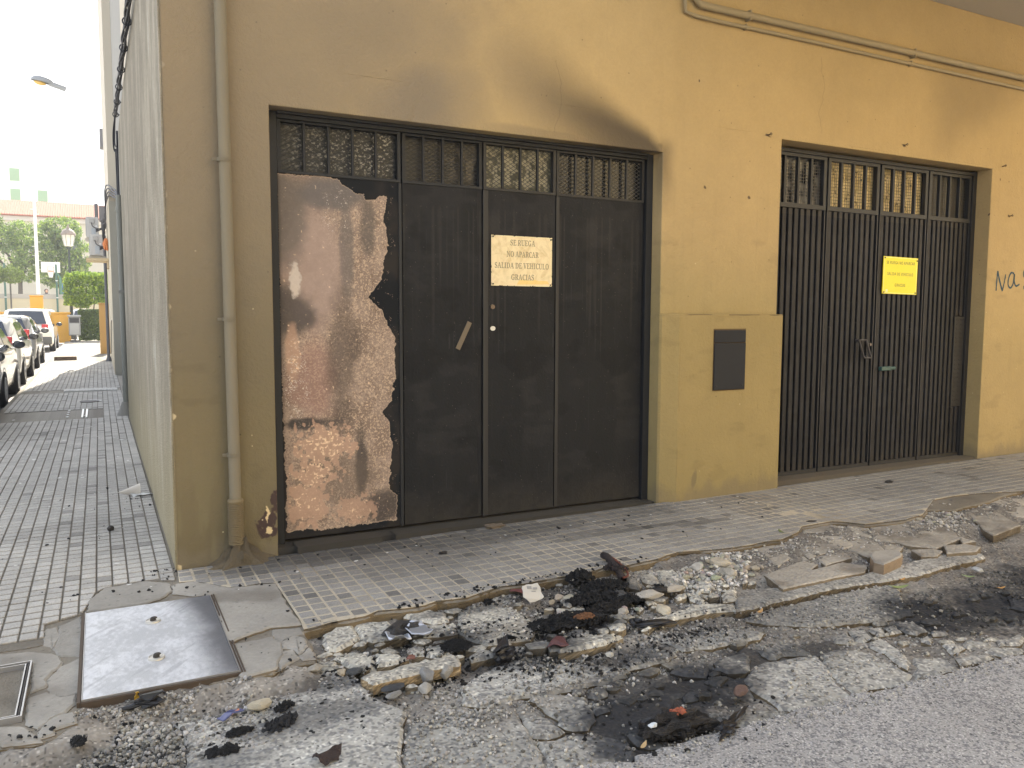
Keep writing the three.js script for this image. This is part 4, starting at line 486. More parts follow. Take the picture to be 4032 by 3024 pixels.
// ---- notices screwed to the doors
function notice(w, h, W, H, draw) { const c = document.createElement('canvas'); c.width = W; c.height = H; draw(c.getContext('2d'), W, H); const t = new THREE.CanvasTexture(c); t.colorSpace = THREE.SRGBColorSpace; t.anisotropy = 8; const g = new THREE.PlaneGeometry(w, h, 14, 10), p = g.attributes.position; for (let i = 0; i < p.count; i++) p.setZ(i, 0.0035 + 0.0035 * (vn(p.getX(i) * 9 + 5, p.getY(i) * 9 + 5, w * 100 | 0) - 0.3)); g.computeVertexNormals(); return [t, g]; }
function text(x, s, cx, cy, font, maxW) { x.font = font; x.textAlign = 'center'; x.textBaseline = 'middle'; const m = x.measureText(s).width; x.save(); x.translate(cx, cy); x.scale(maxW / m, 1); x.fillText(s, 0, 0); x.restore(); }
{
  const a = thing('notice_board', 'cream notice in serif lettering screwed to the flat black door', 'sign', [2.378, 1.895, -0.1345]);
  const [t, g] = notice(0.496, 0.357, 1024, 736, (x, W, H) => {
    x.fillStyle = '#ead7ac'; x.fillRect(0, 0, W, H); const R = rng(3); for (let i = 0; i < 260; i++) { x.fillStyle = `rgba(${R() < 0.5 ? '170,140,85' : '255,236,196'},${0.05 + 0.06 * R()})`; x.beginPath(); x.ellipse(R() * W, R() * H, 20 + 120 * R(), 8 + 30 * R(), R() * 3, 0, 7); x.fill(); }
    x.fillStyle = 'rgba(240,200,100,0.55)'; x.beginPath(); x.moveTo(460, 650); for (let i = 0; i < 14; i++) x.lineTo(460 + i * 38, 630 + 26 * R()); x.lineTo(980, 700); x.lineTo(420, 715); x.fill();
    x.fillStyle = '#8d8066'; text(x, 'SE RUEGA', 520, 100, 'bold 116px serif', 420); text(x, 'NO APARCAR', 520, 268, 'bold 116px serif', 540); text(x, 'SALIDA DE VEHICULO', 512, 436, 'bold 116px serif', 920); text(x, 'GRACIAS', 520, 606, 'bold 116px serif', 390);
    x.fillStyle = '#2a2a22'; for (let i = 0; i < 26; i++) { x.beginPath(); const k = R(); if (k < 0.4) x.rect(R() * W, -2, 6 + 22 * R(), 4 + 8 * R()); else if (k < 0.7) x.rect(R() < 0.5 ? -2 : W - 5, R() * H, 7, 8 + 26 * R()); else x.rect(R() * W, H - 7, 8 + 26 * R(), 8); x.fill(); }
  });
  part('plate', [g, box(-0.248, 0.248, -0.1785, 0.1785, -0.001, 0.0015)], new THREE.MeshStandardMaterial({ map: t, roughness: 0.45, side: THREE.DoubleSide }), a);
  for (const [x, y] of [[-0.236, 0.168], [0.236, 0.164], [-0.236, -0.166], [0.236, -0.166]]) part('screw', new THREE.CylinderGeometry(0.006, 0.006, 0.008, 10).rotateX(Math.PI / 2).translate(x, y, 0.006), M(0.05, 0.05, 0.035, 0.6), a);
  const b = thing('notice_board', 'bright yellow notice screwed to the ribbed black door', 'sign', [6.502, 1.900, -0.1585]); b.rotation.z = -0.012;
  const [t2, g2] = notice(0.49, 0.352, 1024, 736, (x, W, H) => {
    x.fillStyle = '#f2e21a'; x.fillRect(0, 0, W, H); const R = rng(4); for (let i = 0; i < 60; i++) { x.strokeStyle = `rgba(150,140,0,${0.05 + 0.08 * R()})`; x.lineWidth = 3 + 6 * R(); x.beginPath(); const p = R() * W, q = R() * H; x.moveTo(p, q); x.lineTo(p + 60 * R(), q - 60 * R()); x.stroke(); }
    x.strokeStyle = '#f7f2a6'; x.lineWidth = 10; x.strokeRect(22, 16, W - 44, H - 32);
    x.fillStyle = '#77790c'; text(x, 'SE RUEGA NO APARCAR', 510, 118, 'bold 82px sans-serif', 850); text(x, 'SALIDA DE VEHICULO', 510, 340, 'bold 82px sans-serif', 780); text(x, 'GRACIAS', 512, 560, 'bold 82px sans-serif', 320);
    x.fillStyle = '#efe9b8'; x.fillRect(92, 650, 62, 52);
  });
  part('plate', [g2, box(-0.245, 0.245, -0.176, 0.176, -0.004, 0.0015)], new THREE.MeshStandardMaterial({ map: t2, roughness: 0.4, side: THREE.DoubleSide }), b);
  for (const [x, y] of [[-0.23, 0.162], [0.23, 0.15], [-0.228, -0.162], [0.225, -0.16]]) part('screw', new THREE.CylinderGeometry(0.007, 0.007, 0.008, 10).rotateX(Math.PI / 2).translate(x, y, 0.006), M(0.06, 0.05, 0.03, 0.6), b);
}

// ---------------------------------------------------------------- steel covers in the pavement
const lidMap = colourMap(768, 1024, (u, v) => { const n = fbm(u * 5, v * 7, 5, 320), f = fbm(u * 40, v * 40, 3, 322), st = fbm(u * 3 + v * 2, v * 22 - u * 16, 4, 324); let c = mix3([0.40, 0.405, 0.412], [0.58, 0.585, 0.595], sm(0.3, 0.7, 0.6 * n + 0.4 * f)); c = mix3(c, [0.30, 0.30, 0.31], 0.45 * sm(0.62, 0.74, st)); c = mix3(c, [0.075, 0.077, 0.085], 0.93 * sm(0.70, 1.02, u + 0.2 * (n - 0.5) + 0.08 * v)); c = mix3(c, [0.14, 0.14, 0.15], 0.8 * sm(0.93, 1.0, v) * sm(0.55, 0.9, u)); if (hash(u * 768 >> 1, v * 1024 >> 1, 326) > 0.9985) c = [0.05, 0.05, 0.05]; return c; });  // dark right edge paints in the uneven sheen across the plate
const lidRough = greyMap(512, 512, (u, v) => 0.46 + 0.22 * fbm(u * 9, v * 9, 4, 330));
const lidMat = new THREE.MeshStandardMaterial({ map: lidMap, roughnessMap: lidRough, roughness: 1, metalness: 0.12, bumpMap: fineR(2), bumpScale: 0.0006 });
{
  const t = thing('utility_cover', 'large raised steel access cover with two lifting pins beside the building corner', 'manhole cover', [-0.178, 0, 1.098]);
  const y = 0.008, edge = M(0.36, 0.35, 0.34, 0.45, { metalness: 0.6 }), dark = M(0.05, 0.043, 0.036, 0.8);
  const g = rbox(-0.292, 0.292, y - 0.008, y, -0.512, 0.512, 0.003), p = g.attributes.position, q = g.attributes.uv; for (let i = 0; i < p.count; i++) q.setXY(i, (p.getX(i) + 0.292) / 0.584, 1 - (p.getZ(i) + 0.512) / 1.024);
  part('cover_plate', g, lidMat, t);
  part('rim', [box(-0.296, -0.2925, y - 0.05, y + 0.001, -0.516, 0.516), box(0.2925, 0.296, y - 0.05, y + 0.001, -0.516, 0.516), box(-0.2922, 0.2922, y - 0.05, y + 0.001, 0.5125, 0.516)], edge, t);
  part('frame', [box(-0.312, -0.299, -0.11, y - 0.004, -0.525, 0.525), box(0.299, 0.306, -0.11, y - 0.004, -0.525, 0.525), box(0.309, 0.316, -0.11, y - 0.002, -0.525, 0.525), box(-0.2985, 0.2985, -0.13, y - 0.006, 0.518, 0.53)], M(0.085, 0.06, 0.04, 0.8, { metalness: 0.2 }), t);
  for (const [x, z] of [[0.0, -0.24], [-0.012, 0.225]]) { const w = part('lifting_pin', [new THREE.CylinderGeometry(0.033, 0.035, 0.006, 28).translate(x, y + 0.003, z), new THREE.TorusGeometry(0.031, 0.003, 8, 28).rotateX(Math.PI / 2).translate(x, y + 0.006, z)], M(0.52, 0.50, 0.45, 0.4, { metalness: 0.5 }), t); part('pin_head', [new THREE.CylinderGeometry(0.012, 0.014, 0.012, 16).translate(x, y + 0.012, z), new THREE.SphereGeometry(0.011, 12, 8).scale(1.4, 0.6, 1).translate(x + 0.004, y + 0.018, z)], dark, w); }
  const s = thing('utility_cover', 'sunken steel access cover full of grit in a thin bright frame', 'manhole cover', [-0.92, -0.008, 1.37]);
  const mk = (w, h, b, y0, y1, mt) => part('frame', [box(-w, w, y0, y1, -h, -h + b), box(-w, w, y0, y1, h - b, h), box(-w, -w + b, y0, y1, -h + b, h - b), box(w - b, w, y0, y1, -h + b, h - b)], mt, s);
  mk(0.25, 0.272, 0.006, -0.06, 0.014, edge); mk(0.240, 0.262, 0.006, -0.06, 0.008, dark); mk(0.230, 0.252, 0.005, -0.06, 0.011, edge);
  part('cover_plate', box(-0.225, 0.225, -0.06, -0.02, -0.247, 0.247), M(0.30, 0.28, 0.25, 0.8, { bumpMap: fineR(3), bumpScale: 0.01 }), s);
}

// ---------------------------------------------------------------- loose stones, gravel, burnt remains
function lump(seed, rx, ry, rz, detail = 3, rough_ = 0.5, freq = 1.6, facet = 0) {
  const g = new THREE.IcosahedronGeometry(1, detail), p = g.attributes.position, R = rng(seed), ns = []; for (let i = 0; i < facet; i++) { const a = new THREE.Vector3(R() - 0.5, R() - 0.5, R() - 0.5).normalize(); ns.push([a, 0.62 + 0.28 * R()]); }
  const v = new THREE.Vector3();
  for (let i = 0; i < p.count; i++) {
    v.fromBufferAttribute(p, i); let r = 1 + rough_ * (vn3(v.x * freq + 7, v.y * freq + 3, v.z * freq + 5, seed) - 0.5) * 1.6 + rough_ * 0.5 * (vn3(v.x * freq * 3 + 7, v.y * freq * 3 + 3, v.z * freq * 3 + 5, seed + 3) - 0.5);
    for (const [a, d] of ns) { const k = v.dot(a) * r; if (k > d) r *= d / k; } p.setXYZ(i, v.x * r * rx, v.y * r * ry, v.z * r * rz);
  }
  g.computeVertexNormals(); return g;
}
const stoneMap = colourMap(256, 256, (u, v) => { const n = fbm(u * 7, v * 7, 4, 340), f = vn(u * 90, v * 90, 342); const q = 0.75 + 0.4 * n * (0.8 + 0.4 * f); return [q, q * 0.98, q * 0.93]; }, THREE.RepeatWrapping);
const stoneM = (r, g, b) => M(r, g, b, 0.9, { map: stoneMap, bumpMap: fineR(1), bumpScale: 0.004 });
const charM = M(0.012, 0.012, 0.013, 0.75, { bumpMap: fineR(1), bumpScale: 0.012 }), charGrey = M(0.035, 0.035, 0.037, 0.8, { bumpMap: fineR(1), bumpScale: 0.01 }), ember = M(0.24, 0.075, 0.048, 0.6, { bumpMap: fineR(1), bumpScale: 0.006 }), plasticBlack = M(0.014, 0.014, 0.016, 0.4);
const sit = (x, z, h) => z > 0.9 && x > -1 && x < 6 && (x < 0.45 ? z > 1.55 : z > 0.95) ? Math.max(h, dirtOff(x, z) + 0.012) : h;
const lay = (o, x, z, h, turn = 0) => { o.position.set(x, gy(x, z) + sit(x, z, h), z); o.rotation.y = turn; return o; };
const STONES = [ // x, z, height, rx, ry, rz, tone, label, group
  [0.15, 1.875, -0.035, 0.062, 0.026, 0.034, [0.62, 0.56, 0.44], 'pale cracked limestone lump on the gravel below the steel cover'],
  [0.68, 1.96, -0.045, 0.065, 0.012, 0.034, [0.075, 0.08, 0.09], 'flat dark slate chip below the broken kerb piece'],
  [0.66, 2.01, -0.05, 0.052, 0.016, 0.022, [0.36, 0.36, 0.36], 'small grey stone tucked under the dark slate chip'],
  [0.79, 2.02, -0.045, 0.06, 0.022, 0.035, [0.50, 0.48, 0.44], 'pale wedge-shaped stone below the broken kerb piece'],
  [2.19, 1.80, -0.04, 0.052, 0.036, 0.05, [0.66, 0.60, 0.49], 'white stone with a tan face standing alone on the scorched strip'],
  [2.0, 1.71, -0.045, 0.032, 0.025, 0.036, [0.62, 0.57, 0.50], 'small white stone amid the black ash'],
  [2.94, 1.40, -0.015, 0.085, 0.045, 0.06, [0.60, 0.53, 0.42], 'rounded tan stone topmost of the white rubble heap'],
  [2.88, 1.53, -0.03, 0.075, 0.035, 0.05, [0.58, 0.53, 0.45], 'broad flat white stone in front of the rubble heap'],
  [2.78, 1.37, -0.025, 0.05, 0.036, 0.045, [0.60, 0.57, 0.52], 'pale rounded stone against the brown broken pavement edge'],
  [1.98, 1.24, -0.01, 0.035, 0.02, 0.022, [0.66, 0.62, 0.55], 'little white stone beside the charred clump'],
  [2.25, 1.59, -0.035, 0.12, 0.032, 0.06, [0.56, 0.53, 0.48], 'long pale stone lying across the burnt rubble'],
  [2.44, 1.58, -0.035, 0.08, 0.022, 0.04, [0.60, 0.56, 0.50], 'pointed pale stone next to the hollow charred scrap'],
  [0.83, 1.94, -0.035, 0.06, 0.036, 0.042, [0.30, 0.30, 0.30], 'grey rough stone with a red fleck under the kerb piece'],
  [0.92, 1.94, -0.035, 0.055, 0.04, 0.03, [0.40, 0.38, 0.35], 'upright grey stone leaning on the broken kerb piece'],
  [0.52, 1.72, -0.045, 0.026, 0.022, 0.026, [0.58, 0.50, 0.38], 'small tan pebble on the pavement side of the cracked asphalt'],
  [0.57, 1.74, -0.045, 0.04, 0.02, 0.026, [0.09, 0.095, 0.10], 'dark grey stone beside the small tan pebble'],
  [1.64, 2.12, -0.04, 0.022, 0.018, 0.018, [0.74, 0.72, 0.67], 'white mushroom-shaped pebble on the dark ash strip'],
  [1.92, 2.66, -0.04, 0.055, 0.014, 0.04, [0.20, 0.125, 0.10], 'flat reddish stone at the rim of the tar patch'],
  [4.29, 2.13, -0.05, 0.05, 0.022, 0.034, [0.66, 0.68, 0.70], 'white angular stone on the dark burnt ground'],
  [0.42, 1.66, -0.03, 0.045, 0.022, 0.03, [0.46, 0.43, 0.38], 'loose grey kerb crumb at the broken pavement tip'],
];
STONES.forEach(([x, z, h, a, b, c, t, l], k) => { const o = solo('rubble_stone', l, 'stone', lump(900 + k, a * 0.92, b * 0.85, c * 0.92, 3, 0.26, 1.3, 15), stoneM(...t)); lay(o, x, z, h, (k * 2.4) % 6 * (a > b * 3 ? 0.08 : 1)); });
{
  const R = rng(77); for (let k = 0; k < 84; k++) { const i = k % 3; let x, z; if (k < 46) { x = 2.62 + 0.5 * R(); z = 1.38 + 0.33 * R() - 0.25 * (x - 2.6); } else if (k < 68) { x = 1.7 + 1.0 * R(); z = 1.35 + 0.4 * R(); } else { x = 4.75 + 0.55 * R(); z = 1.15 + 0.35 * R(); } const s = 0.010 + 0.021 * R() * R(); const o = solo('white_stone', 'fist-sized white stone of the loose rubble by the pavement edge', 'stone', lump(1000 + k, s * 1.35, s * 0.8, s, 2, 0.26, 1.3, 12), stoneM(0.50 + 0.16 * R(), 0.47 + 0.12 * R(), 0.38 + 0.12 * R()), 'loose white stones of the rubble'); lay(o, x, z, -0.055 + s * 0.4, R() * 6); }
}
const kp = solo('kerb_piece', 'long broken off kerb piece with a brown edge lying in the rubble', 'kerb stone', plate(rough(KERBPIECE, 0.02, 0.006, 850), { h: -0.018, thick: 0.05, bev: 0.008, tint: [1.25, 1.2, 1.1], side: [1.0, 0.75, 0.45], tilt: [0.02, 0.05] }), slabMat);
const bk = solo('paving_block', 'square broken concrete block with a gritty brown face at the gutter', 'paving block', plate(rough(BLOCK, 0.025, 0.004, 851), { h: 0.02, thick: 0.11, bev: 0.007, tint: [1.0, 0.96, 0.9], side: [0.85, 0.66, 0.48] }), cemMat);
{ // gravel: nobody could count it
  const g = grp('gravel', scene); g.userData = { kind: 'stuff', label: 'loose grey and white gravel in the broken road edge' };
  const R = rng(31), geos = [0, 1, 2].map(k => lump(1200 + k, 1, 0.65, 0.85, 1, 0.4, 1.4, 4)), m = new THREE.MeshStandardMaterial({ roughness: 0.9, map: stoneMap });
  const zones = [ // polygon, count, smallest, largest, tones
    [[[-0.5, 1.68], [0.15, 1.64], [0.3, 1.9], [0.15, 2.15], [-0.3, 2.15], [-0.6, 1.95]], 2200, 0.003, 0.012, 0.36],
    [[[-0.75, 1.66], [-0.45, 1.62], [0.12, 1.62], [0.45, 1.5], [0.6, 1.75], [0.3, 2.0], [-0.4, 2.1], [-0.8, 1.85]], 2600, 0.002, 0.008, 0.36],
    [[[2.55, 1.4], [2.75, 1.28], [3.1, 1.22], [3.2, 1.38], [2.9, 1.65], [2.5, 1.75]], 900, 0.005, 0.017, 0.55],
    [[[0.35, 1.45], [0.9, 1.3], [1.9, 1.15], [2.5, 1.05], [2.6, 1.7], [2.3, 2.0], [0.9, 2.1], [0.35, 1.9]], 3200, 0.003, 0.012, 0.42],
    [[[0.4, 1.9], [1.2, 1.95], [2.6, 1.9], [3.6, 2.0], [3.4, 2.35], [2.2, 2.3], [0.8, 2.4]], 2600, 0.003, 0.010, 0.36],
    [[[4.7, 1.05], [5.3, 0.95], [5.6, 1.1], [5.2, 1.5], [4.9, 1.5]], 400, 0.005, 0.016, 0.5],
    [[[3.3, 2.2], [4.4, 2.1], [5.2, 2.3], [5.2, 2.9], [4.2, 2.9], [3.4, 2.6]], 1400, 0.004, 0.013, 0.20],
    [[[2.4, 2.3], [3.0, 2.25], [3.5, 2.5], [3.4, 2.9], [2.6, 2.8], [1.2, 2.9], [0.6, 2.9], [0.5, 2.2]], 1500, 0.003, 0.010, 0.4],
    [NEWASPH.slice(0, 20).concat(NEWASPH.slice(0, 20).reverse().map(q => [q[0] - 0.02, q[1] + 0.1])), 900, 0.002, 0.007, 0.4],
    [[[3.0, 0.95], [4.5, 0.9], [5.6, 1.1], [5.0, 1.9], [3.2, 1.9]], 2600, 0.002, 0.008, 0.42],
    [[[-1.2, 1.9], [0.3, 2.0], [1.0, 2.3], [1.2, 3.2], [-0.9, 3.0]], 2600, 0.003, 0.010, 0.34],
    [[[3.1, 1.0], [4.6, 0.85], [5.6, 1.2], [4.6, 1.9], [3.1, 1.7]], 1500, 0.004, 0.012, 0.45],
    [[[4.6, 0.6], [7.9, 0.55], [7.9, 1.5], [5.4, 1.5]], 900, 0.004, 0.014, 0.45]];
  const all = []; for (const [p, n, a, b, tone] of zones) { const xs = p.map(q => q[0]), zs = p.map(q => q[1]), x0 = Math.min(...xs), x1 = Math.max(...xs), z0 = Math.min(...zs), z1 = Math.max(...zs); let k = 0, guard = 0; while (k < n && guard++ < n * 8) { const x = mix(x0, x1, R()), z = mix(z0, z1, R()); if (!inside(p, x, z) || vn(x * 7, z * 7, 360) < 0.26) continue; const s = a + (b - a) * Math.pow(R(), 2.4); const q = R(); all.push([x, z, s, tone * (q < 0.12 ? 1.5 : q < 0.3 ? 0.35 : 0.7 + 0.5 * R()) * (1 - 0.75 * soot(x, z) * (R() < 0.8 ? 1 : 0)), R() * 6, R()]); k++; } }
  const hAt = (x, z) => { for (const P of ASPH) if (inside(P, x, z)) return -0.062; for (const P of PALE) if (inside(P, x, z)) return -0.048; if (inside(NEWASPH.concat([[16, 3.4], [16, 8.5], [-3, 8.5]]), x, z)) return -0.052; return dirtOff(x, z); };
  geos.forEach((geo, gi) => { const L = all.filter((_, i) => i % 3 === gi), im = new THREE.InstancedMesh(geo, m, L.length), q = new THREE.Matrix4(), e = new THREE.Euler(), c = new THREE.Color(); im.name = 'pebbles'; im.castShadow = im.receiveShadow = true; L.forEach(([x, z, s, t, a, b], i) => { e.set(b * 0.6, a, b * 0.5); q.makeRotationFromEuler(e); q.scale(new THREE.Vector3(s, s, s)); q.setPosition(x, gy(x, z) + hAt(x, z) + s * 0.35, z); im.setMatrixAt(i, q); im.setColorAt(i, c.setRGB(t, t * 0.96, t * (0.84 + 0.12 * b))); }); g.add(im); });
  // ash and charred crumbs
  const ash = grp('charred_crumbs', scene); ash.userData = { kind: 'stuff', label: 'black charred crumbs and ash scattered over the burnt ground' };
  const AZ = [[1.15, 1.62, 0.45, 0.17, 500], [1.95, 1.5, 0.35, 0.22, 900], [1.6, 1.78, 0.4, 0.14, 600], [1.3, 1.95, 0.5, 0.13, 450], [0.55, 1.72, 0.35, 0.12, 330], [0.3, 2.05, 0.4, 0.2, 280], [2.3, 1.95, 0.5, 0.2, 260], [1.6, 1.22, 0.7, 0.1, 380], [1.75, 2.1, 0.6, 0.15, 360], [1.2, 0.35, 1.4, 0.35, 90], [-0.35, 0.25, 0.45, 0.25, 30], [-0.5, -1.6, 0.7, 1.2, 36], [-0.15, -2.0, 0.12, 0.5, 22], [-0.4, 1.9, 0.5, 0.2, 260], [1.6, 2.65, 0.5, 0.3, 150], [3, 0.6, 1.6, 0.4, 34], [2.35, 1.15, 0.25, 0.08, 60], [0.35, 1.3, 0.3, 0.3, 26], [-0.06, 0.03, 0.1, 0.06, 22]];
  const L = []; for (const [x, z, rx, rz, n] of AZ) for (let k = 0; k < n; k++) { const a = R() * 6.283, r = Math.sqrt(R()), X = x + rx * r * Math.cos(a), Z = z + rz * r * Math.sin(a); if (X > -0.01 && Z < 0.02) continue; L.push([X, Z, 0.002 + 0.0085 * Math.pow(R(), 3), a * 3, R()]); }
  const edgeIn = [[-1.78, -8], [-1.78, 1.45]].concat(EDGE, [[14, 1.25], [14, -0.4], [0.2, -0.4], [0.2, -8]]);
  const im = new THREE.InstancedMesh(lump(1300, 1.2, 0.5, 0.9, 1, 0.9, 1.5), charM, L.length), q = new THREE.Matrix4(), e = new THREE.Euler(); im.name = 'crumbs'; im.castShadow = im.receiveShadow = true; L.forEach(([x, z, s, a, b], i) => { e.set(b, a, b * 0.7); q.makeRotationFromEuler(e); q.scale(new THREE.Vector3(s, s, s)); q.setPosition(x, gy(x, z) + (inside(edgeIn, x, z) ? 0 : hAt(x, z)) + s * 0.3, z); im.setMatrixAt(i, q); }); ash.add(im);
  const fl = grp('pale_specks', scene); fl.userData = { kind: 'stuff', label: 'tiny white droppings and flakes on the pavement tiles' }; const F = []; for (let k = 0; k < 150; k++) { const near = k < 110, x = near ? -1.6 + 1.5 * R() : 0.2 + 6 * R(), z = near ? 0.4 - 9 * R() : 0.15 + 0.6 * R(); F.push([x, z, 0.004 + 0.012 * R() * R() * (near && z < -3 ? 2 : 1), R() * 6]); }
  const im2 = new THREE.InstancedMesh(lump(1301, 1.3, 0.14, 0.8, 1, 0.6), M(0.68, 0.67, 0.63, 0.8), F.length); im2.name = 'specks'; F.forEach(([x, z, s, a], i) => { e.set(0, a, 0); q.makeRotationFromEuler(e); q.scale(new THREE.Vector3(s, s, s)); q.setPosition(x, gy(x, z) + 0.002, z); im2.setMatrixAt(i, q); }); fl.add(im2);
}
// charred things one could pick up
const flap = (pts, th, seed, curl = 0.01) => { // ragged flat scrap, bent
  const g = plate(rough(pts, 0.012, 0.005, seed), { h: 0, thick: th, bev: th * 0.3, uv: (x, z) => [x * 5, z * 5] }), p = g.attributes.position; for (let i = 0; i < p.count; i++) { const x = p.getX(i), z = p.getZ(i); p.setY(i, p.getY(i) - gy(x, z) + curl * (vn(x * 22 + 4, z * 22 + 4, seed) - 0.3) * 2.4); } g.deleteAttribute('color'); g.computeVertexNormals(); return g;
};
const fuzz = (seed, rx, ry, rz, n, s) => { rx *= 0.9; ry *= 0.52; rz *= 0.85; const R = rng(seed), gs = [lump(seed, rx * 0.9, ry * 0.62, rz * 0.9, 4, 1.0, 3.2)], m = n * 4, q = Math.min(s * 0.55, 0.0105); for (let i = 0; i < m; i++) { const a = R() * 6.283, b = Math.acos(R() * 0.98), k = Math.sqrt(R()) * 1.35, u = 0.35 + 1.1 * R() * R(); gs.push(lump(seed + i % 9, q * u * 1.4, q * u * 0.7, q * u, i % 3 ? 0 : 1, 0.9).rotateY(a * 3).rotateX(b).translate(rx * Math.cos(a) * k, ry * 0.9 * Math.sqrt(Math.max(0, 1 - Math.min(1, k * k * 0.75))) * (0.75 + 0.4 * R()), rz * Math.sin(a) * k)); } return gs; };
function burnt(label, x, z, h, geo, mat, turn = 0) { const o = thing('burnt_debris', label, 'debris', [x, gy(x, z) + sit(x, z, h), z], turn); part('charred_mass', geo, mat, o); return o; }
burnt('tall charred clump propped against the broken pavement edge', 2.03, 1.25, -0.01, fuzz(1400, 0.07, 0.085, 0.055, 40, 0.022), charM);
{ const o = burnt('scorched strip with glowing-red plastic remains draped over the pavement edge', 2.31, 1.2, 0, [tube([[0.03, 0.02, -0.18], [0.01, 0.03, -0.1], [0.0, 0.0, 0], [-0.03, -0.035, 0.12]], 0.022, 9, 40), ...fuzz(1410, 0.05, 0.03, 0.07, 18, 0.018)], M(0.06, 0.045, 0.043, 0.8, { bumpMap: fineR(1), bumpScale: 0.015 })); part('red_plastic', [tube([[0.02, 0.042, -0.13], [0.02, 0.03, -0.03], [0.03, 0.0, 0.05], [0.0, -0.015, 0.12], [-0.04, -0.02, 0.13]], 0.0065, 7, 40), ...fuzz(1412, 0.03, 0.014, 0.03, 12, 0.009).slice(1)], ember, o); }
burnt('broad black ash heap under the charred clump', 2.11, 1.37, -0.03, fuzz(1420, 0.13, 0.04, 0.075, 60, 0.022), charM);
burnt('lower black ash heap among white stones', 1.96, 1.49, -0.035, fuzz(1430, 0.13, 0.035, 0.06, 50, 0.02), charM);
burnt('black ash drift reaching toward the long pale stone', 2.14, 1.58, -0.04, fuzz(1440, 0.12, 0.03, 0.045, 44, 0.018), charM);
burnt('brown-flecked ash heap at the centre of the burnt rubble', 1.96, 1.63, -0.04, fuzz(1450, 0.1, 0.032, 0.05, 40, 0.016), M(0.022, 0.019, 0.017, 0.85, { bumpMap: fineR(1), bumpScale: 0.01 }));
burnt('hollow charred tube with a pale rim lying among the stones', 2.34, 1.56, -0.035, [new THREE.TorusGeometry(0.04, 0.016, 9, 20).rotateX(1.2), ...fuzz(1460, 0.07, 0.018, 0.03, 18, 0.016)], M(0.022, 0.02, 0.018, 0.7));
burnt('flat black melted tongue pointing away from the rubble', 2.02, 1.9, -0.045, [lump(1470, 0.115, 0.014, 0.03, 3, 0.5, 2).translate(0.03, 0, 0), lump(1471, 0.03, 0.022, 0.028, 3, 0.7).translate(-0.06, 0.01, -0.01)], plasticBlack, -0.25);
{ const o = burnt('spread of ash with rusty brown clots below the printed paper', 1.7, 1.68, -0.045, fuzz(1480, 0.2, 0.035, 0.08, 70, 0.022), charM); part('rusty_clot', fuzz(1481, 0.05, 0.022, 0.03, 20, 0.012).map(g => g.translate(0.06, 0.025, 0.04)), M(0.16, 0.075, 0.035, 0.9), o); }
{ const o = burnt('crumpled charred foil with a silver skirt on the pale broken slab', 0.9, 1.42, -0.035, lump(1490, 0.085, 0.05, 0.07, 4, 0.9, 2.6, 8), M(0.05, 0.047, 0.045, 0.6, { bumpMap: fineR(1), bumpScale: 0.012 })); part('foil', [flap([[0.0, 0.0], [0.10, 0.01], [0.12, 0.11], [0.07, 0.13], [0.01, 0.1]], 0.006, 1492, 0.02).translate(0, 0.012, 0), flap([[-0.1, 0.04], [-0.01, 0.03], [0.01, 0.12], [-0.08, 0.13]], 0.006, 1494, 0.02).translate(0, 0.004, 0)], M(0.52, 0.54, 0.58, 0.35, { metalness: 0.6 }), o); }
burnt('fluffy black ash tuft behind the end of the kerb piece', 1.06, 1.73, -0.03, fuzz(1500, 0.06, 0.04, 0.05, 44, 0.014), charM);
burnt('upright curled black plastic shard on the ash strip', 1.24, 1.89, -0.03, [flap([[-0.1, -0.02], [0.02, -0.04], [0.09, -0.01], [0.04, 0.03], [-0.09, 0.03]], 0.008, 1510, 0.03).rotateX(-0.9).translate(0, 0.04, 0), lump(1512, 0.06, 0.03, 0.03, 3, 0.8).translate(-0.02, 0, 0)], plasticBlack, 0.5);
{ const o = burnt('big melted black heap with red scraps on the tar patch', 1.5, 2.76, -0.035, [lump(1520, 0.115, 0.042, 0.06, 4, 1.1, 3.4), ...fuzz(1521, 0.13, 0.04, 0.07, 40, 0.022)], M(0.02, 0.017, 0.015, 0.6, { bumpMap: fineR(1), bumpScale: 0.014 })); part('red_scrap', fuzz(1522, 0.035, 0.014, 0.016, 9, 0.011).map(g => g.translate(0.02, 0.042, -0.01)), M(0.33, 0.09, 0.045, 0.6), o); part('white_flake', lump(1523, 0.018, 0.008, 0.011, 2, 0.6).translate(-0.11, 0.03, 0.01), M(0.62, 0.66, 0.68, 0.6), o); }
burnt('flat black melted strip trailing from the heap on the tar patch', 1.72, 2.83, -0.044, [lump(1530, 0.12, 0.01, 0.016, 3, 0.7, 2.2), lump(1531, 0.05, 0.018, 0.032, 3, 0.8).translate(-0.06, 0, 0)], plasticBlack, 0.5);
burnt('dark brown curled scrap alone on the pebbly asphalt', 0.3, 2.37, -0.045, [flap([[-0.055, -0.02], [0.0, -0.045], [0.065, -0.03], [0.04, 0.01], [-0.02, 0.035], [-0.05, 0.02]], 0.01, 1540, 0.03)], M(0.05, 0.033, 0.03, 0.7, { bumpMap: fineR(1), bumpScale: 0.01 }), 0.3);
{ const o = burnt('black scrap with a yellow flake under the steel cover edge', -0.25, 1.69, -0.06, [lump(1550, 0.06, 0.022, 0.025, 3, 0.8, 2), flap([[-0.04, -0.02], [0.05, -0.03], [0.06, 0.02], [-0.03, 0.03]], 0.006, 1551, 0.02).translate(0.01, 0.02, 0)], plasticBlack); part('yellow_flake', flap([[-0.008, -0.03], [0.012, -0.02], [0.003, 0.0], [0.006, 0.03], [-0.006, 0.02]], 0.003, 1552, 0.02).rotateX(-0.9).translate(-0.03, 0.035, 0.01), M(0.55, 0.33, 0.04, 0.6), o); }
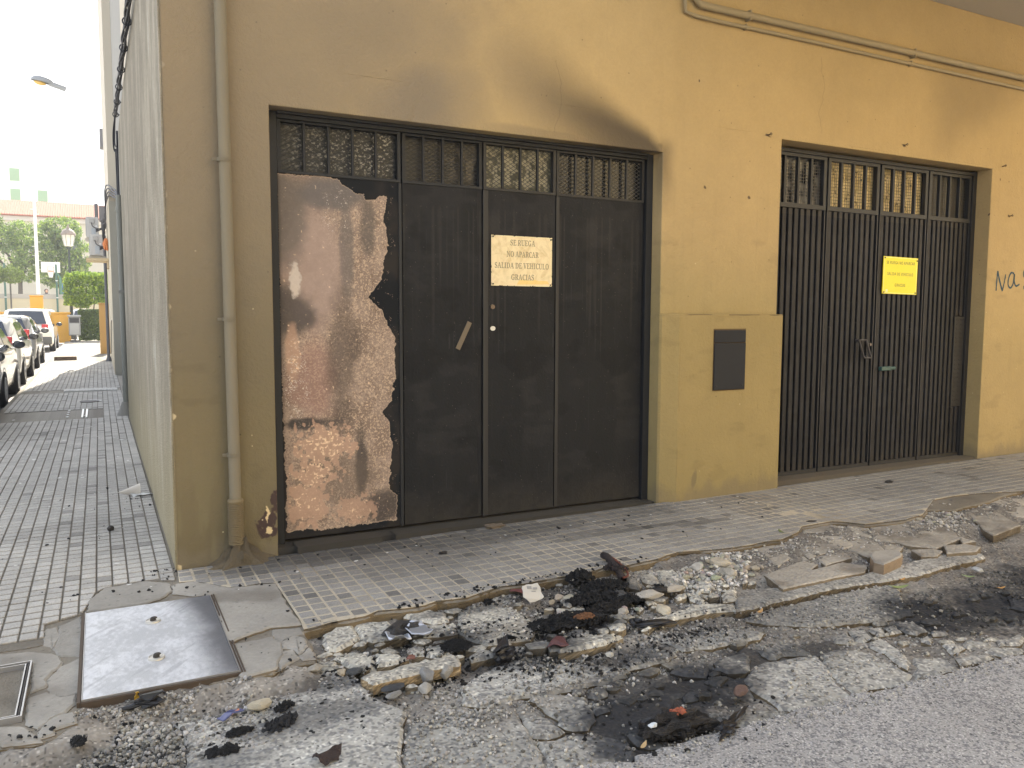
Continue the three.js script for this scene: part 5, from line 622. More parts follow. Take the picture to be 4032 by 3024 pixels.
for (const [x, z, s, l] of [[-0.48, 1.88, 0.045, 'black ash patch at the lower end of the cement edge'], [-0.02, 2.13, 0.06, 'rough charred lump on the pebbly asphalt below the wrapper'], [0.2, 2.03, 0.075, 'sooty grey lump on the asphalt beyond the wrapper'], [0.24, 1.9, 0.05, 'small black lump beside the pale cracked limestone'], [-0.38, 2.1, 0.05, 'flat charred streak on the asphalt nearest the lower frame'], [0.05, 2.02, 0.05, 'black crust between the wrapper and the sooty lump'], [2.42, 1.47, 0.05, 'small charred scrap behind the hollow tube'], [1.45, 1.25, 0.05, 'charred crust with moss under the pavement edge']]) burnt(l, x, z, -0.05, fuzz(1600 + Math.round(x * 100), s * 0.85, s * 0.24, s * 0.5, 26, s * 0.2), s > 0.07 ? charGrey : charM, x * 3);
for (const [x, z, l, t] of [[1.49, 1.92, 'maroon plastic shard lying flat beside the ash strip', [0.105, 0.045, 0.045]], [1.66, 1.2, 'maroon shard standing by the pavement edge', [0.16, 0.06, 0.055]], [0.83, 1.75, 'small red-brown shard behind the kerb piece', [0.2, 0.085, 0.06]]]) { const o = solo('plastic_shard', l, 'shard', flap([[-0.05, -0.03], [0.05, -0.035], [0.06, 0.0], [0.0, 0.05], [-0.03, 0.03]].map(q => [q[0] * (l.startsWith('small') ? 0.4 : 1), q[1] * (l.startsWith('small') ? 0.4 : 1)]), 0.006, 1700 + Math.round(x * 10), 0.012), M(...t, 0.5)); lay(o, x, z, -0.035, 0.6); }
{ const o = thing('paper_scrap', 'white printed scrap of paper stuck on the burnt rubble', 'paper', [1.655, gy(1.65, 1.37) + 0.0, 1.36], -0.3); part('sheet', flap([[-0.05, -0.045], [0.04, -0.05], [0.06, 0.03], [-0.02, 0.06], [-0.055, 0.03]], 0.004, 1720, 0.02).rotateX(0.75), M(0.55, 0.52, 0.46, 0.8), o); part('print', [box(-0.025, 0.0, 0, 0.001, -0.03, -0.012), box(0.008, 0.03, 0, 0.001, -0.02, -0.008), box(-0.02, 0.02, 0, 0.001, 0.0, 0.006)].map(g => g.rotateX(0.75).translate(0, 0.017, 0.006)), M(0.3, 0.29, 0.27, 0.8), o); }
{ const o = thing('sweet_wrapper', 'small blue wrapper with orange spots on the gravelly asphalt', 'wrapper', [0.04, gy(0, 1.88) - 0.045, 1.885], 0.5); part('foil', flap([[-0.055, -0.014], [0.055, -0.016], [0.057, 0.014], [-0.052, 0.016]], 0.004, 1730, 0.012), M(0.085, 0.10, 0.22, 0.4), o); part('spots', [-0.03, 0.0, 0.03].map((x, i) => new THREE.CylinderGeometry(0.009, 0.009, 0.003, 10).scale(1.2, 1, 0.7).translate(x, 0.006, i % 2 ? 0.003 : -0.003)), M(0.62, 0.25, 0.12, 0.5), o); }
{ const o = thing('paper_cup', 'crushed white paper cone on the side street tiles', 'cup', [-0.19, gy(-0.2, -2.27) + 0.035, -2.27], 0.15); part('cone', new THREE.ConeGeometry(0.062, 0.17, 22, 3, true).scale(1, 1, 0.62).rotateZ(Math.PI / 2).rotateX(0.3), M(0.62, 0.57, 0.50, 0.8), o); part('torn_sheet', flap([[-0.06, -0.02], [0.1, -0.03], [0.16, 0.0], [0.05, 0.04], [-0.04, 0.04]], 0.003, 1740, 0.014).translate(0.06, -0.033, 0.05), M(0.66, 0.66, 0.64, 0.8), o); }
lay(solo('dark_ball', 'small dark round clot on the side street tiles', 'clot', lump(1750, 0.024, 0.02, 0.022, 3, 0.3), M(0.04, 0.033, 0.028, 0.8)), -0.34, -1.14, 0.014);
const leafG = (l, w) => { const s = new THREE.Shape(); s.moveTo(-l, 0); s.quadraticCurveTo(0, w, l, 0); s.quadraticCurveTo(0, -w, -l, 0); const g = new THREE.ExtrudeGeometry(s, { depth: 0.0015, bevelEnabled: false, curveSegments: 10 }).rotateX(-Math.PI / 2), p = g.attributes.position; for (let i = 0; i < p.count; i++) p.setY(i, p.getY(i) + 0.25 * p.getX(i) * p.getX(i) / l + 0.1 * Math.abs(p.getZ(i))); g.computeVertexNormals(); return g; };
for (const [x, z, h, l, t, a, q] of [[3.74, 1.10, 0.0, 0.045, [0.16, 0.19, 0.07], 1.2, 'olive green leaf caught at the pavement edge'], [3.61, 2.11, -0.055, 0.06, [0.26, 0.32, 0.12], -0.4, 'pale green leaf beside the burnt ground'], [4.19, 2.14, -0.075, 0.035, [0.30, 0.38, 0.16], -0.9, 'small bright green leaf on the burnt grit'], [2.62, 2.05, -0.04, 0.035, [0.50, 0.30, 0.12], 0.4, 'dry orange leaf on the old asphalt'], [3.76, 2.02, -0.06, 0.03, [0.5, 0.27, 0.08], 0.1, 'orange leaf at the gutter lip'], [4.15, 2.36, -0.07, 0.03, [0.5, 0.27, 0.08], -0.2, 'tan leaf on the black burnt grit'], [1.32, 2.81, -0.045, 0.03, [0.48, 0.34, 0.17], 0.6, 'dry straw-coloured leaf on the tar patch rim']]) lay(solo('fallen_leaf', q, 'leaf', leafG(l, l * 0.55), M(...t, 0.7)), x, z, h, a);
for (const [x, z, s, q] of [[4.15, 0.99, 0.04, 'black plastic scrap lying on the tilted paving pieces'], [5.77, 0.38, 0.045, 'dark dead leaf on the clean tiles before the ribbed door'], [1.5, 0.48, 0.03, 'small black scrap on the tiles before the burnt door'], [2.06, 0.07, 0.07, 'flat brown stone loose at the burnt door threshold']]) lay(solo('dark_scrap', q, 'scrap', lump(1800 + Math.round(s * 1000), s, s * 0.26, s * 0.5, 3, 0.6, 1.8), s > 0.06 ? stoneM(0.20, 0.16, 0.12) : M(0.02, 0.017, 0.016, 0.6)), x, z, x > 3.9 && x < 5 ? -0.005 : 0.01);

// ---------------------------------------------------------------- side street: the next building and what hangs on it
const stucco = (r, g, b) => M(r, g, b, 0.9, { bumpMap: fineR(10), bumpScale: 0.003 });
{
  const b = thing('adjacent_building', 'pale apartment block further along the side street with a grey lower wall', 'building');
  part('upper_wall', box(-0.05, 0.60, 4.42, 14, -23.6, -16.2), stucco(0.60, 0.55, 0.45), b);
  part('string_course', box(-0.045, 0.60, 4.15, 4.4195, -23.59, -16.21), stucco(0.42, 0.37, 0.29), b);
  part('lower_wall', box(-0.05, 0.60, -0.1, 4.1495, -23.6, -16.2), stucco(0.34, 0.33, 0.28), b);
  part('side_panel', box(-0.058, -0.0505, 0.0, 4.14, -23.59, -16.24), M(0.52, 0.47, 0.36, 0.9, { bumpMap: fineR(5), bumpScale: 0.01 }), b);
  part('drainpipe', [cyl(0.045, 0.045, 3.7, -0.13, 0.12, -21.7, 14), cyl(0.09, 0.05, 0.16, -0.13, 0.10, -21.7, 12)], M(0.10, 0.105, 0.12, 0.6), b);
  part('service_pipe', [rod([-0.075, 0.4, -20.5], [-0.075, 1.3, -18.2], 0.012), rod([-0.075, 1.3, -18.2], [-0.075, 1.35, -17.5], 0.012)], M(0.20, 0.19, 0.18, 0.7), b);
  part('junction_box', box(-0.14, -0.05, 6.6, 7.15, -23.4, -22.9), M(0.25, 0.25, 0.26, 0.7), b);
  const dp = part('drainpipe', [cyl(0.042, 0.042, 3.05, -0.035, 0.2, -8.24, 18), cyl(0.05, 0.05, 0.1, -0.035, 0.95, -8.24, 18), cyl(0.05, 0.05, 0.07, -0.035, 3.0, -8.24, 18), cyl(0.048, 0.048, 0.09, -0.035, 0.36, -8.24, 18)], M(0.20, 0.205, 0.18, 0.6), bld);
  part('mortar_foot', [cyl(0.12, 0.045, 0.2, -0.05, 0.0, -8.24, 14)], M(0.27, 0.26, 0.23, 0.95), dp); part('clamp', box(-0.085, 0.015, 1.82, 1.86, -8.29, -8.19), M(0.22, 0.22, 0.2, 0.7), dp);
  // cable bundle along the top of the streaky wall, its loop, and the riser down to the pipe
  const c = thing('cable_bundle', 'sagging bundle of black cables tied along the top of the streaky side wall', 'cables');
  const R = rng(61), cm = M(0.025, 0.027, 0.035, 0.6);
  for (let k = 0; k < 5; k++) { const pts = []; for (let i = 0; i <= 16; i++) { const t = i / 16, z = mix(-0.2, -7.9, t), a = k * 1.3 + i * 0.9; pts.push([-0.045 - 0.018 * Math.cos(a) - (i % 2 ? 0.012 : 0), mix(3.96, 4.33, t) + 0.022 * Math.sin(a) - (i % 2 ? 0.022 : 0), z]); } part('cable', tube(pts, 0.007 + 0.003 * R(), 7, 120), cm, c); }
  for (let i = 0; i <= 8; i++) { const t = i / 8, z = mix(-0.2, -7.9, t); part('tie', [new THREE.TorusGeometry(0.036, 0.006, 6, 16).translate(-0.045, mix(3.96, 4.33, t), z), rod([-0.03, mix(3.96, 4.33, t), z], [0.02, mix(3.96, 4.33, t), z], 0.006)], cm, c); }
  part('cable_loop', [tube([[-0.05, 4.33, -7.9], [-0.08, 4.1, -8.15], [-0.07, 3.88, -8.2], [-0.045, 3.86, -8.16], [-0.03, 4.05, -8.1]], 0.011, 7, 40), tube([[-0.05, 4.33, -7.9], [-0.06, 4.15, -8.1], [-0.06, 3.95, -8.18], [-0.04, 3.93, -8.12], [-0.03, 4.1, -8.1]], 0.009, 7, 40)], cm, c);
  part('riser', [rod([-0.03, 4.15, -8.12], [-0.035, 3.18, -8.22], 0.014, 8), rod([-0.055, 3.9, -8.18], [-0.05, 3.15, -8.24], 0.009, 8)], cm, c);
  const c2 = thing('cable_bundle', 'tangled dark cables running along the next building above the air conditioners', 'cables');
  for (let k = 0; k < 4; k++) part('cable', tube([[-0.03, 3.2, -8.3], [-0.02, 3.7 + 0.05 * k, -12], [-0.07 - 0.02 * k, 4.25 + 0.04 * k, -16.3], [-0.12, 4.15 - 0.1 * k, -17.5], [-0.10 - 0.03 * k, 4.3 - 0.16 * k, -19], [-0.14, 4.0 - 0.22 * k, -20.5], [-0.10, 4.2 - 0.12 * k, -22]], 0.014, 6, 90), M(0.06, 0.062, 0.075, 0.7), c2);
  part('cable_box', [rbox(-0.2, -0.07, 4.0, 4.25, -21.6, -21.2, 0.02), rbox(-0.24, -0.08, 4.3, 4.75, -22.6, -22.3, 0.02), rbox(-0.36, -0.26, 4.35, 4.85, -22.9, -22.6, 0.02)], M(0.18, 0.175, 0.18, 0.7), c2);
  // two outdoor units, seen end on
  const ac = (lab, x, y, z) => {
    const t = thing('air_conditioner', lab, 'air conditioner', [x, y, z], 0, 'air conditioners on the side street wall'), w = M(0.50, 0.50, 0.49, 0.6);
    part('casing', rbox(-0.15, 0.15, 0, 0.56, -0.4, 0.4, 0.012, 3), w, t); part('front_panel', rbox(-0.166, -0.151, 0.01, 0.55, -0.39, 0.39, 0.005), M(0.42, 0.42, 0.42, 0.6), t);
    part('fan_grille', Array.from({ length: 5 }, (_, k) => new THREE.TorusGeometry(0.06 + k * 0.04, 0.005, 5, 26).rotateY(Math.PI / 2).translate(-0.168, 0.28, 0.08)), M(0.2, 0.2, 0.2, 0.6), t);
    part('valve_cover', rbox(-0.08, 0.05, 0.38, 0.50, 0.398, 0.425, 0.01), M(0.40, 0.40, 0.39, 0.6), t); part('side_panel', rbox(-0.03, 0.08, 0.04, 0.25, 0.398, 0.412, 0.006), M(0.40, 0.44, 0.48, 0.6), t);
    part('label_plate', box(0.07, 0.115, 0.29, 0.33, 0.4005, 0.402), M(0.75, 0.76, 0.76, 0.6), t);
    part('hose', [tube([[-0.03, 0.40, 0.42], [0.0, 0.30, 0.46], [0.10, 0.24, 0.46], [0.2, 0.24, 0.40]], 0.012, 7, 24), rod([0.08, 0.16, 0.42], [0.24, 0.24, 0.36], 0.016), rod([0.08, 0.20, 0.43], [0.24, 0.27, 0.38], 0.014)], M(0.07, 0.07, 0.08, 0.6), t);
    part('bracket', [box(-0.2, 0.24, -0.07, -0.02, -0.34, -0.30), box(-0.2, 0.24, -0.07, -0.02, 0.30, 0.34), box(-0.12, 0.12, -0.02, 0.0, -0.34, 0.34)], M(0.5, 0.47, 0.4, 0.7), t); return t;
  };
  ac('air conditioner box on the side street wall, upper and further of the two', -0.42, 3.66, -20.9);
  ac('air conditioner box resting on a beige shelf, lower and nearer of the two', -0.345, 3.07, -19.6);
  solo('wall_shelf', 'beige shelf under the lower air conditioner', 'shelf', [box(-0.60, -0.06, 2.93, 3.0, -20.1, -19.1), box(-0.10, -0.06, 2.75, 2.93, -20.0, -19.2)], M(0.55, 0.45, 0.29, 0.8));
  solo('orange_rag', 'orange rag tied to the hose of the lower air conditioner', 'rag', lump(1900, 0.06, 0.17, 0.07, 3, 0.6), M(0.62, 0.22, 0.08, 0.8)).position.set(-0.12, 3.38, -19.1);
  const pst = thing('garden_wall', 'short weathered orange wall end standing past the dark drainpipe', 'wall', [-0.17, gy(-0.2, -26.3), -26.25]); part('masonry', rbox(-0.17, 0.17, -0.1, 1.70, -0.16, 0.16, 0.02), stucco(0.52, 0.32, 0.12), pst); part('coping', rbox(-0.19, 0.19, 1.7005, 1.74, -0.18, 0.18, 0.01), stucco(0.50, 0.30, 0.12), pst);
  const sl = thing('street_light', 'grey cobra-head street light jutting high over the side street', 'street light', [-1.62, 8.66, -24.4]);
  part('lamp_housing', new THREE.SphereGeometry(1, 24, 14, 0, Math.PI * 2, 0, Math.PI * 0.56).scale(0.32, 0.17, 0.15).rotateZ(-0.16).translate(-0.03, 0.05, 0), M(0.34, 0.36, 0.38, 0.5), sl); part('lamp_lens', new THREE.SphereGeometry(1, 20, 10).scale(0.17, 0.07, 0.1).rotateZ(-0.16).translate(-0.10, 0.0, 0), M(0.75, 0.50, 0.14, 0.3), sl); part('neck', [rod([0.16, 0.02, 0], [0.60, -0.10, 0], 0.09, 12)], M(0.36, 0.38, 0.40, 0.5), sl); part('arm', rod([0.58, -0.09, 0], [1.60, -0.36, 0], 0.014, 6), M(0.75, 0.75, 0.74, 0.5), sl);
  // little things on the tiled side street
  solo('drain_grate', 'pale slotted drain grate set across the side street tiles', 'drain', [box(-1.0, -0.08, gy(0, -12.6) - 0.02, gy(0, -12.6) + 0.004, -12.85, -12.35), ...Array.from({ length: 16 }, (_, k) => box(-0.97 + k * 0.053, -0.945 + k * 0.053, gy(0, -12.6) + 0.0045, gy(0, -12.6) + 0.012, -12.8, -12.4))], M(0.50, 0.49, 0.46, 0.7));
  solo('floor_strip', 'pair of bright metal strips set in the side street cement band', 'metal strip', [box(-0.64, -0.615, -0.01, 0.006, -9.35, -8.2), box(-0.585, -0.56, -0.01, 0.006, -9.35, -8.2)], M(0.75, 0.75, 0.73, 0.4, { metalness: 0.4 }));
  const studs = []; for (let k = 0; k < 4; k++) studs.push(new THREE.SphereGeometry(0.02, 10, 6).scale(1, 0.4, 1).translate(-0.82, 0.003, -8.35 - 0.3 * k)); solo('floor_studs', 'row of four bright studs set in the side street cement band', 'studs', studs, M(0.8, 0.8, 0.78, 0.4));
  const mh = thing('round_cover', 'small round dark cover with a bright rim in the side street tiles', 'manhole cover', [-0.55, gy(0, -10.4), -10.4]); part('cover_plate', new THREE.CylinderGeometry(0.15, 0.15, 0.012, 26), M(0.13, 0.12, 0.115, 0.7), mh); part('rim', new THREE.TorusGeometry(0.18, 0.008, 6, 30, 2.2).rotateX(Math.PI / 2).rotateY(1.6), M(0.7, 0.7, 0.68, 0.4), mh);
  solo('kerb_stone', 'dark kerb stone at the far end of the tiled pavement', 'kerb', rbox(-1.6, -1.0, gy(0, -23) - 0.1, gy(0, -23) + 0.09, -23.1, -22.8, 0.02), M(0.16, 0.12, 0.09, 0.9));
}

// ---------------------------------------------------------------- leaves
function leafCloud(name, n, seed, where, size, tones, parent, trans = 0.35) {
  const R = rng(seed), P = [], C = [], I = [], v = new THREE.Vector3(), e = new THREE.Euler(), base = [[0, -0.5, 0], [0.26, -0.05, -0.1], [0, 0.5, 0], [-0.26, -0.05, -0.1]];
  for (let i = 0; i < n; i++) { const [x, y, z, k = 1] = where(R); e.set(R() * 6.28, R() * 6.28, R() * 6.28); const w = size * (0.6 + 0.8 * R()) * k, t = tones[Math.floor(R() * tones.length)], q = 0.75 + 0.5 * R(), o = P.length / 3; for (const b of base) { v.set(...b).applyEuler(e).multiplyScalar(w); P.push(x + v.x, y + v.y, z + v.z); C.push(t[0] * q, t[1] * q, t[2] * q); } I.push(o, o + 1, o + 2, o, o + 2, o + 3); }
  const g = new THREE.BufferGeometry(); g.setAttribute('position', new THREE.Float32BufferAttribute(P, 3)); g.setAttribute('color', new THREE.Float32BufferAttribute(C, 3)); g.setIndex(I); const f = g.toNonIndexed(); f.computeVertexNormals();
  return part(name, f, new THREE.MeshPhysicalMaterial({ color: lin(1, 1, 1), vertexColors: true, roughness: 0.9, transmission: trans, thickness: 0, side: THREE.DoubleSide }), parent);
}
const GREENS = [[0.19, 0.28, 0.06], [0.25, 0.36, 0.075], [0.15, 0.23, 0.055], [0.33, 0.42, 0.09]];
function tree(label, x, z, base, trunkH, blobs, n, leaf, seed, group) {
  const t = thing('tree', label, 'tree', [x, base, z], 0, group), R = rng(seed), gs = [];
  const taper = (a, b, r0, r1) => { const A = new THREE.Vector3(...a), B = new THREE.Vector3(...b), d = B.clone().sub(A), g = new THREE.CylinderGeometry(r1, r0, d.length(), 9); g.applyQuaternion(new THREE.Quaternion().setFromUnitVectors(new THREE.Vector3(0, 1, 0), d.normalize())); return g.translate((A.x + B.x) / 2, (A.y + B.y) / 2, (A.z + B.z) / 2); };
  gs.push(taper([0, -0.2, 0], [0.1, trunkH, 0], 0.2, 0.14)); for (const [bx, by, bz, r] of blobs) { const mid = [bx * 0.45 + 0.1, mix(trunkH, by, 0.55), bz * 0.45]; gs.push(taper([0.1, trunkH * 0.95, 0], mid, 0.11, 0.06), taper(mid, [bx, by, bz], 0.06, 0.02)); for (let k = 0; k < 3; k++) gs.push(taper(mid, [bx + (R() - 0.5) * r * 1.5, by + (R() - 0.4) * r * 1.2, bz + (R() - 0.5) * r * 1.5], 0.035, 0.01)); }
  part('trunk', gs, M(0.10, 0.085, 0.065, 0.95), t);
  const tot = blobs.reduce((s, b) => s + b[3] ** 2, 0);
  leafCloud('crown', n, seed + 1, (R) => { let q = R() * tot, b = blobs[0]; for (const k of blobs) { q -= k[3] ** 2; if (q <= 0) { b = k; break; } } for (; ;) { const a = R() * 6.283, u = R() * 2 - 1, r = b[3] * (0.55 + 0.5 * Math.pow(R(), 0.6)), w = Math.sqrt(1 - u * u), X = b[0] + r * w * Math.cos(a), Y = b[1] + r * u * 0.72, Z = b[2] + r * w * Math.sin(a); if (vn3(X * 1.1 + 30, Y * 1.4 + 30, Z * 1.1 + 30, seed) > 0.36) return [X, Y, Z]; } }, leaf, GREENS, t, 0.5);
  return t;
}
// ---------------------------------------------------------------- orange wall, bin, hedge, lamp
{
  const Z = -38.2, g0 = gy(0, Z), om = stucco(0.62, 0.34, 0.055);
  const w = thing('garden_wall', 'low orange wall with a coping behind the white car', 'wall', [0, g0, Z]); part('masonry', rbox(-8, -1.55, -0.1, 1.26, -0.12, 0.12, 0.015), om, w); part('coping', rbox(-8, -1.52, 1.2605, 1.34, -0.17, 0.17, 0.015), om, w);
  const p = thing('gate_pillar', 'square orange pillar rising above the low orange wall', 'pillar', [-2.92, g0, -38.85]); part('shaft', rbox(-0.26, 0.26, -0.1, 2.06, -0.26, 0.26, 0.02), stucco(0.66, 0.36, 0.06), p); part('cap', rbox(-0.28, 0.28, 2.0605, 2.12, -0.28, 0.28, 0.02), stucco(0.62, 0.34, 0.06), p);
  const b = thing('litter_bin', 'grey street litter bin with a dark mouth before the hedge', 'bin', [-1.36, gy(0, -37.3), -37.3]);
  part('body', rbox(-0.24, 0.24, 0.26, 1.12, -0.16, 0.16, 0.05, 4), M(0.23, 0.24, 0.24, 0.6), b); part('hood', rbox(-0.28, 0.28, 1.121, 1.22, -0.2, 0.2, 0.04, 4), M(0.30, 0.31, 0.31, 0.6), b); part('mouth', rbox(-0.2, 0.2, 0.86, 1.08, 0.14, 0.170, 0.01), M(0.03, 0.03, 0.033, 0.7), b); part('front_panel', rbox(-0.19, 0.19, 0.32, 0.82, 0.15, 0.172, 0.02), M(0.33, 0.34, 0.34, 0.6), b); part('stand', [box(-0.2, 0.2, -0.05, 0.05, -0.12, 0.12), box(-0.04, 0.04, 0.05, 0.27, -0.05, 0.05)], M(0.08, 0.08, 0.085, 0.7), b);
  const h = thing('hedge', 'clipped dark green box hedge beside the litter bin', 'hedge', [-0.68, gy(0, -38.2), -38.3]); part('stems', Array.from({ length: 9 }, (_, k) => cyl(0.02, 0.015, 1.0, -0.4 + k * 0.1, 0, (k % 3 - 1) * 0.2, 6)), M(0.08, 0.065, 0.05, 0.9), h);
  leafCloud('foliage', 8500, 2001, (R) => { const s = R(), x = (R() - 0.5) * 1.0, z = (R() - 0.5) * 0.9, y = 0.03 + R() * 1.4, e = 0.06 * (R() - 0.5); if (s < 0.5) return [x, y, 0.45 + e]; if (s < 0.7) return [-0.5 + e, y, z]; if (s < 0.95) return [x, 1.42 + e, z]; return [x, y, z]; }, 0.11, [[0.09, 0.15, 0.04], [0.13, 0.20, 0.05], [0.18, 0.26, 0.05]], h, 0.35);
  const sh = thing('shrub', 'broad light green shrub with bright leaves above the clipped hedge', 'shrub', [-0.85, gy(0, -39.2), -39.2]); part('stems', [rod([0, -0.1, 0], [-0.4, 2.2, 0], 0.03), rod([0.1, -0.1, 0], [0.4, 2.3, 0.1], 0.03), rod([0, 0, 0], [0, 2.6, 0.1], 0.025)], M(0.09, 0.07, 0.05, 0.9), sh);
  leafCloud('foliage', 5200, 2003, (R) => { for (; ;) { const x = (R() - 0.5) * 1.9, y = 1.5 + R() * 1.75, z = (R() - 0.5) * 1.3; const top = 3.12 + 0.42 * vn(x * 5 + 9, 2, 5) - (x < -0.55 ? 0.5 * (-0.55 - x) / 0.4 : 0), low = 1.55 + 0.25 * vn(x * 3, 7, 6); const ed = Math.max(Math.abs(x) / 0.95, Math.abs(z) / 0.65, Math.abs(y - 2.35) / 0.9); if (y < top && y > low && (ed > 0.6 || R() < 0.3) && vn3(x * 3 + 9, y * 3, z * 3 + 9, 7) > 0.3) return [x, y, z]; } }, 0.165, [[0.26, 0.38, 0.05], [0.36, 0.48, 0.06], [0.16, 0.25, 0.045]], sh, 0.5);
  const l = thing('street_lamp', 'black cast iron lantern street lamp with a white glass body', 'street lamp', [-1.53, gy(0, -40), -40]), iron = M(0.05, 0.065, 0.06, 0.6);
  part('post', [new THREE.LatheGeometry([[0.2, 0], [0.2, 0.12], [0.15, 0.2], [0.14, 0.9], [0.10, 1.0], [0.115, 1.06], [0.075, 1.2], [0.065, 3.0], [0.075, 3.06], [0.06, 3.1], [0.045, 4.35], [0.10, 4.42], [0.12, 4.5], [0.02, 4.52]].map(q => new THREE.Vector2(...q)), 20)], iron, l);
  part('lantern_glass', new THREE.CylinderGeometry(0.30, 0.20, 0.52, 8).translate(0, 4.80, 0), new THREE.MeshPhysicalMaterial({ color: lin(0.9, 0.88, 0.82), roughness: 0.6, transmission: 0.5, thickness: 0 }), l);
  part('lantern_roof', [new THREE.LatheGeometry([[0.34, 5.06], [0.34, 5.10], [0.31, 5.16], [0.24, 5.28], [0.12, 5.36], [0.07, 5.38], [0.08, 5.44], [0.03, 5.47], [0.04, 5.55], [0, 5.6]].map(q => new THREE.Vector2(...q)), 16)], M(0.30, 0.25, 0.21, 0.6), l); part('lantern_frame', Array.from({ length: 8 }, (_, k) => { const a = k * Math.PI / 4 + Math.PI / 8; return rod([0.2 * Math.sin(a), 4.54, 0.2 * Math.cos(a)], [0.305 * Math.sin(a), 5.06, 0.305 * Math.cos(a)], 0.008); }), iron, l);
}
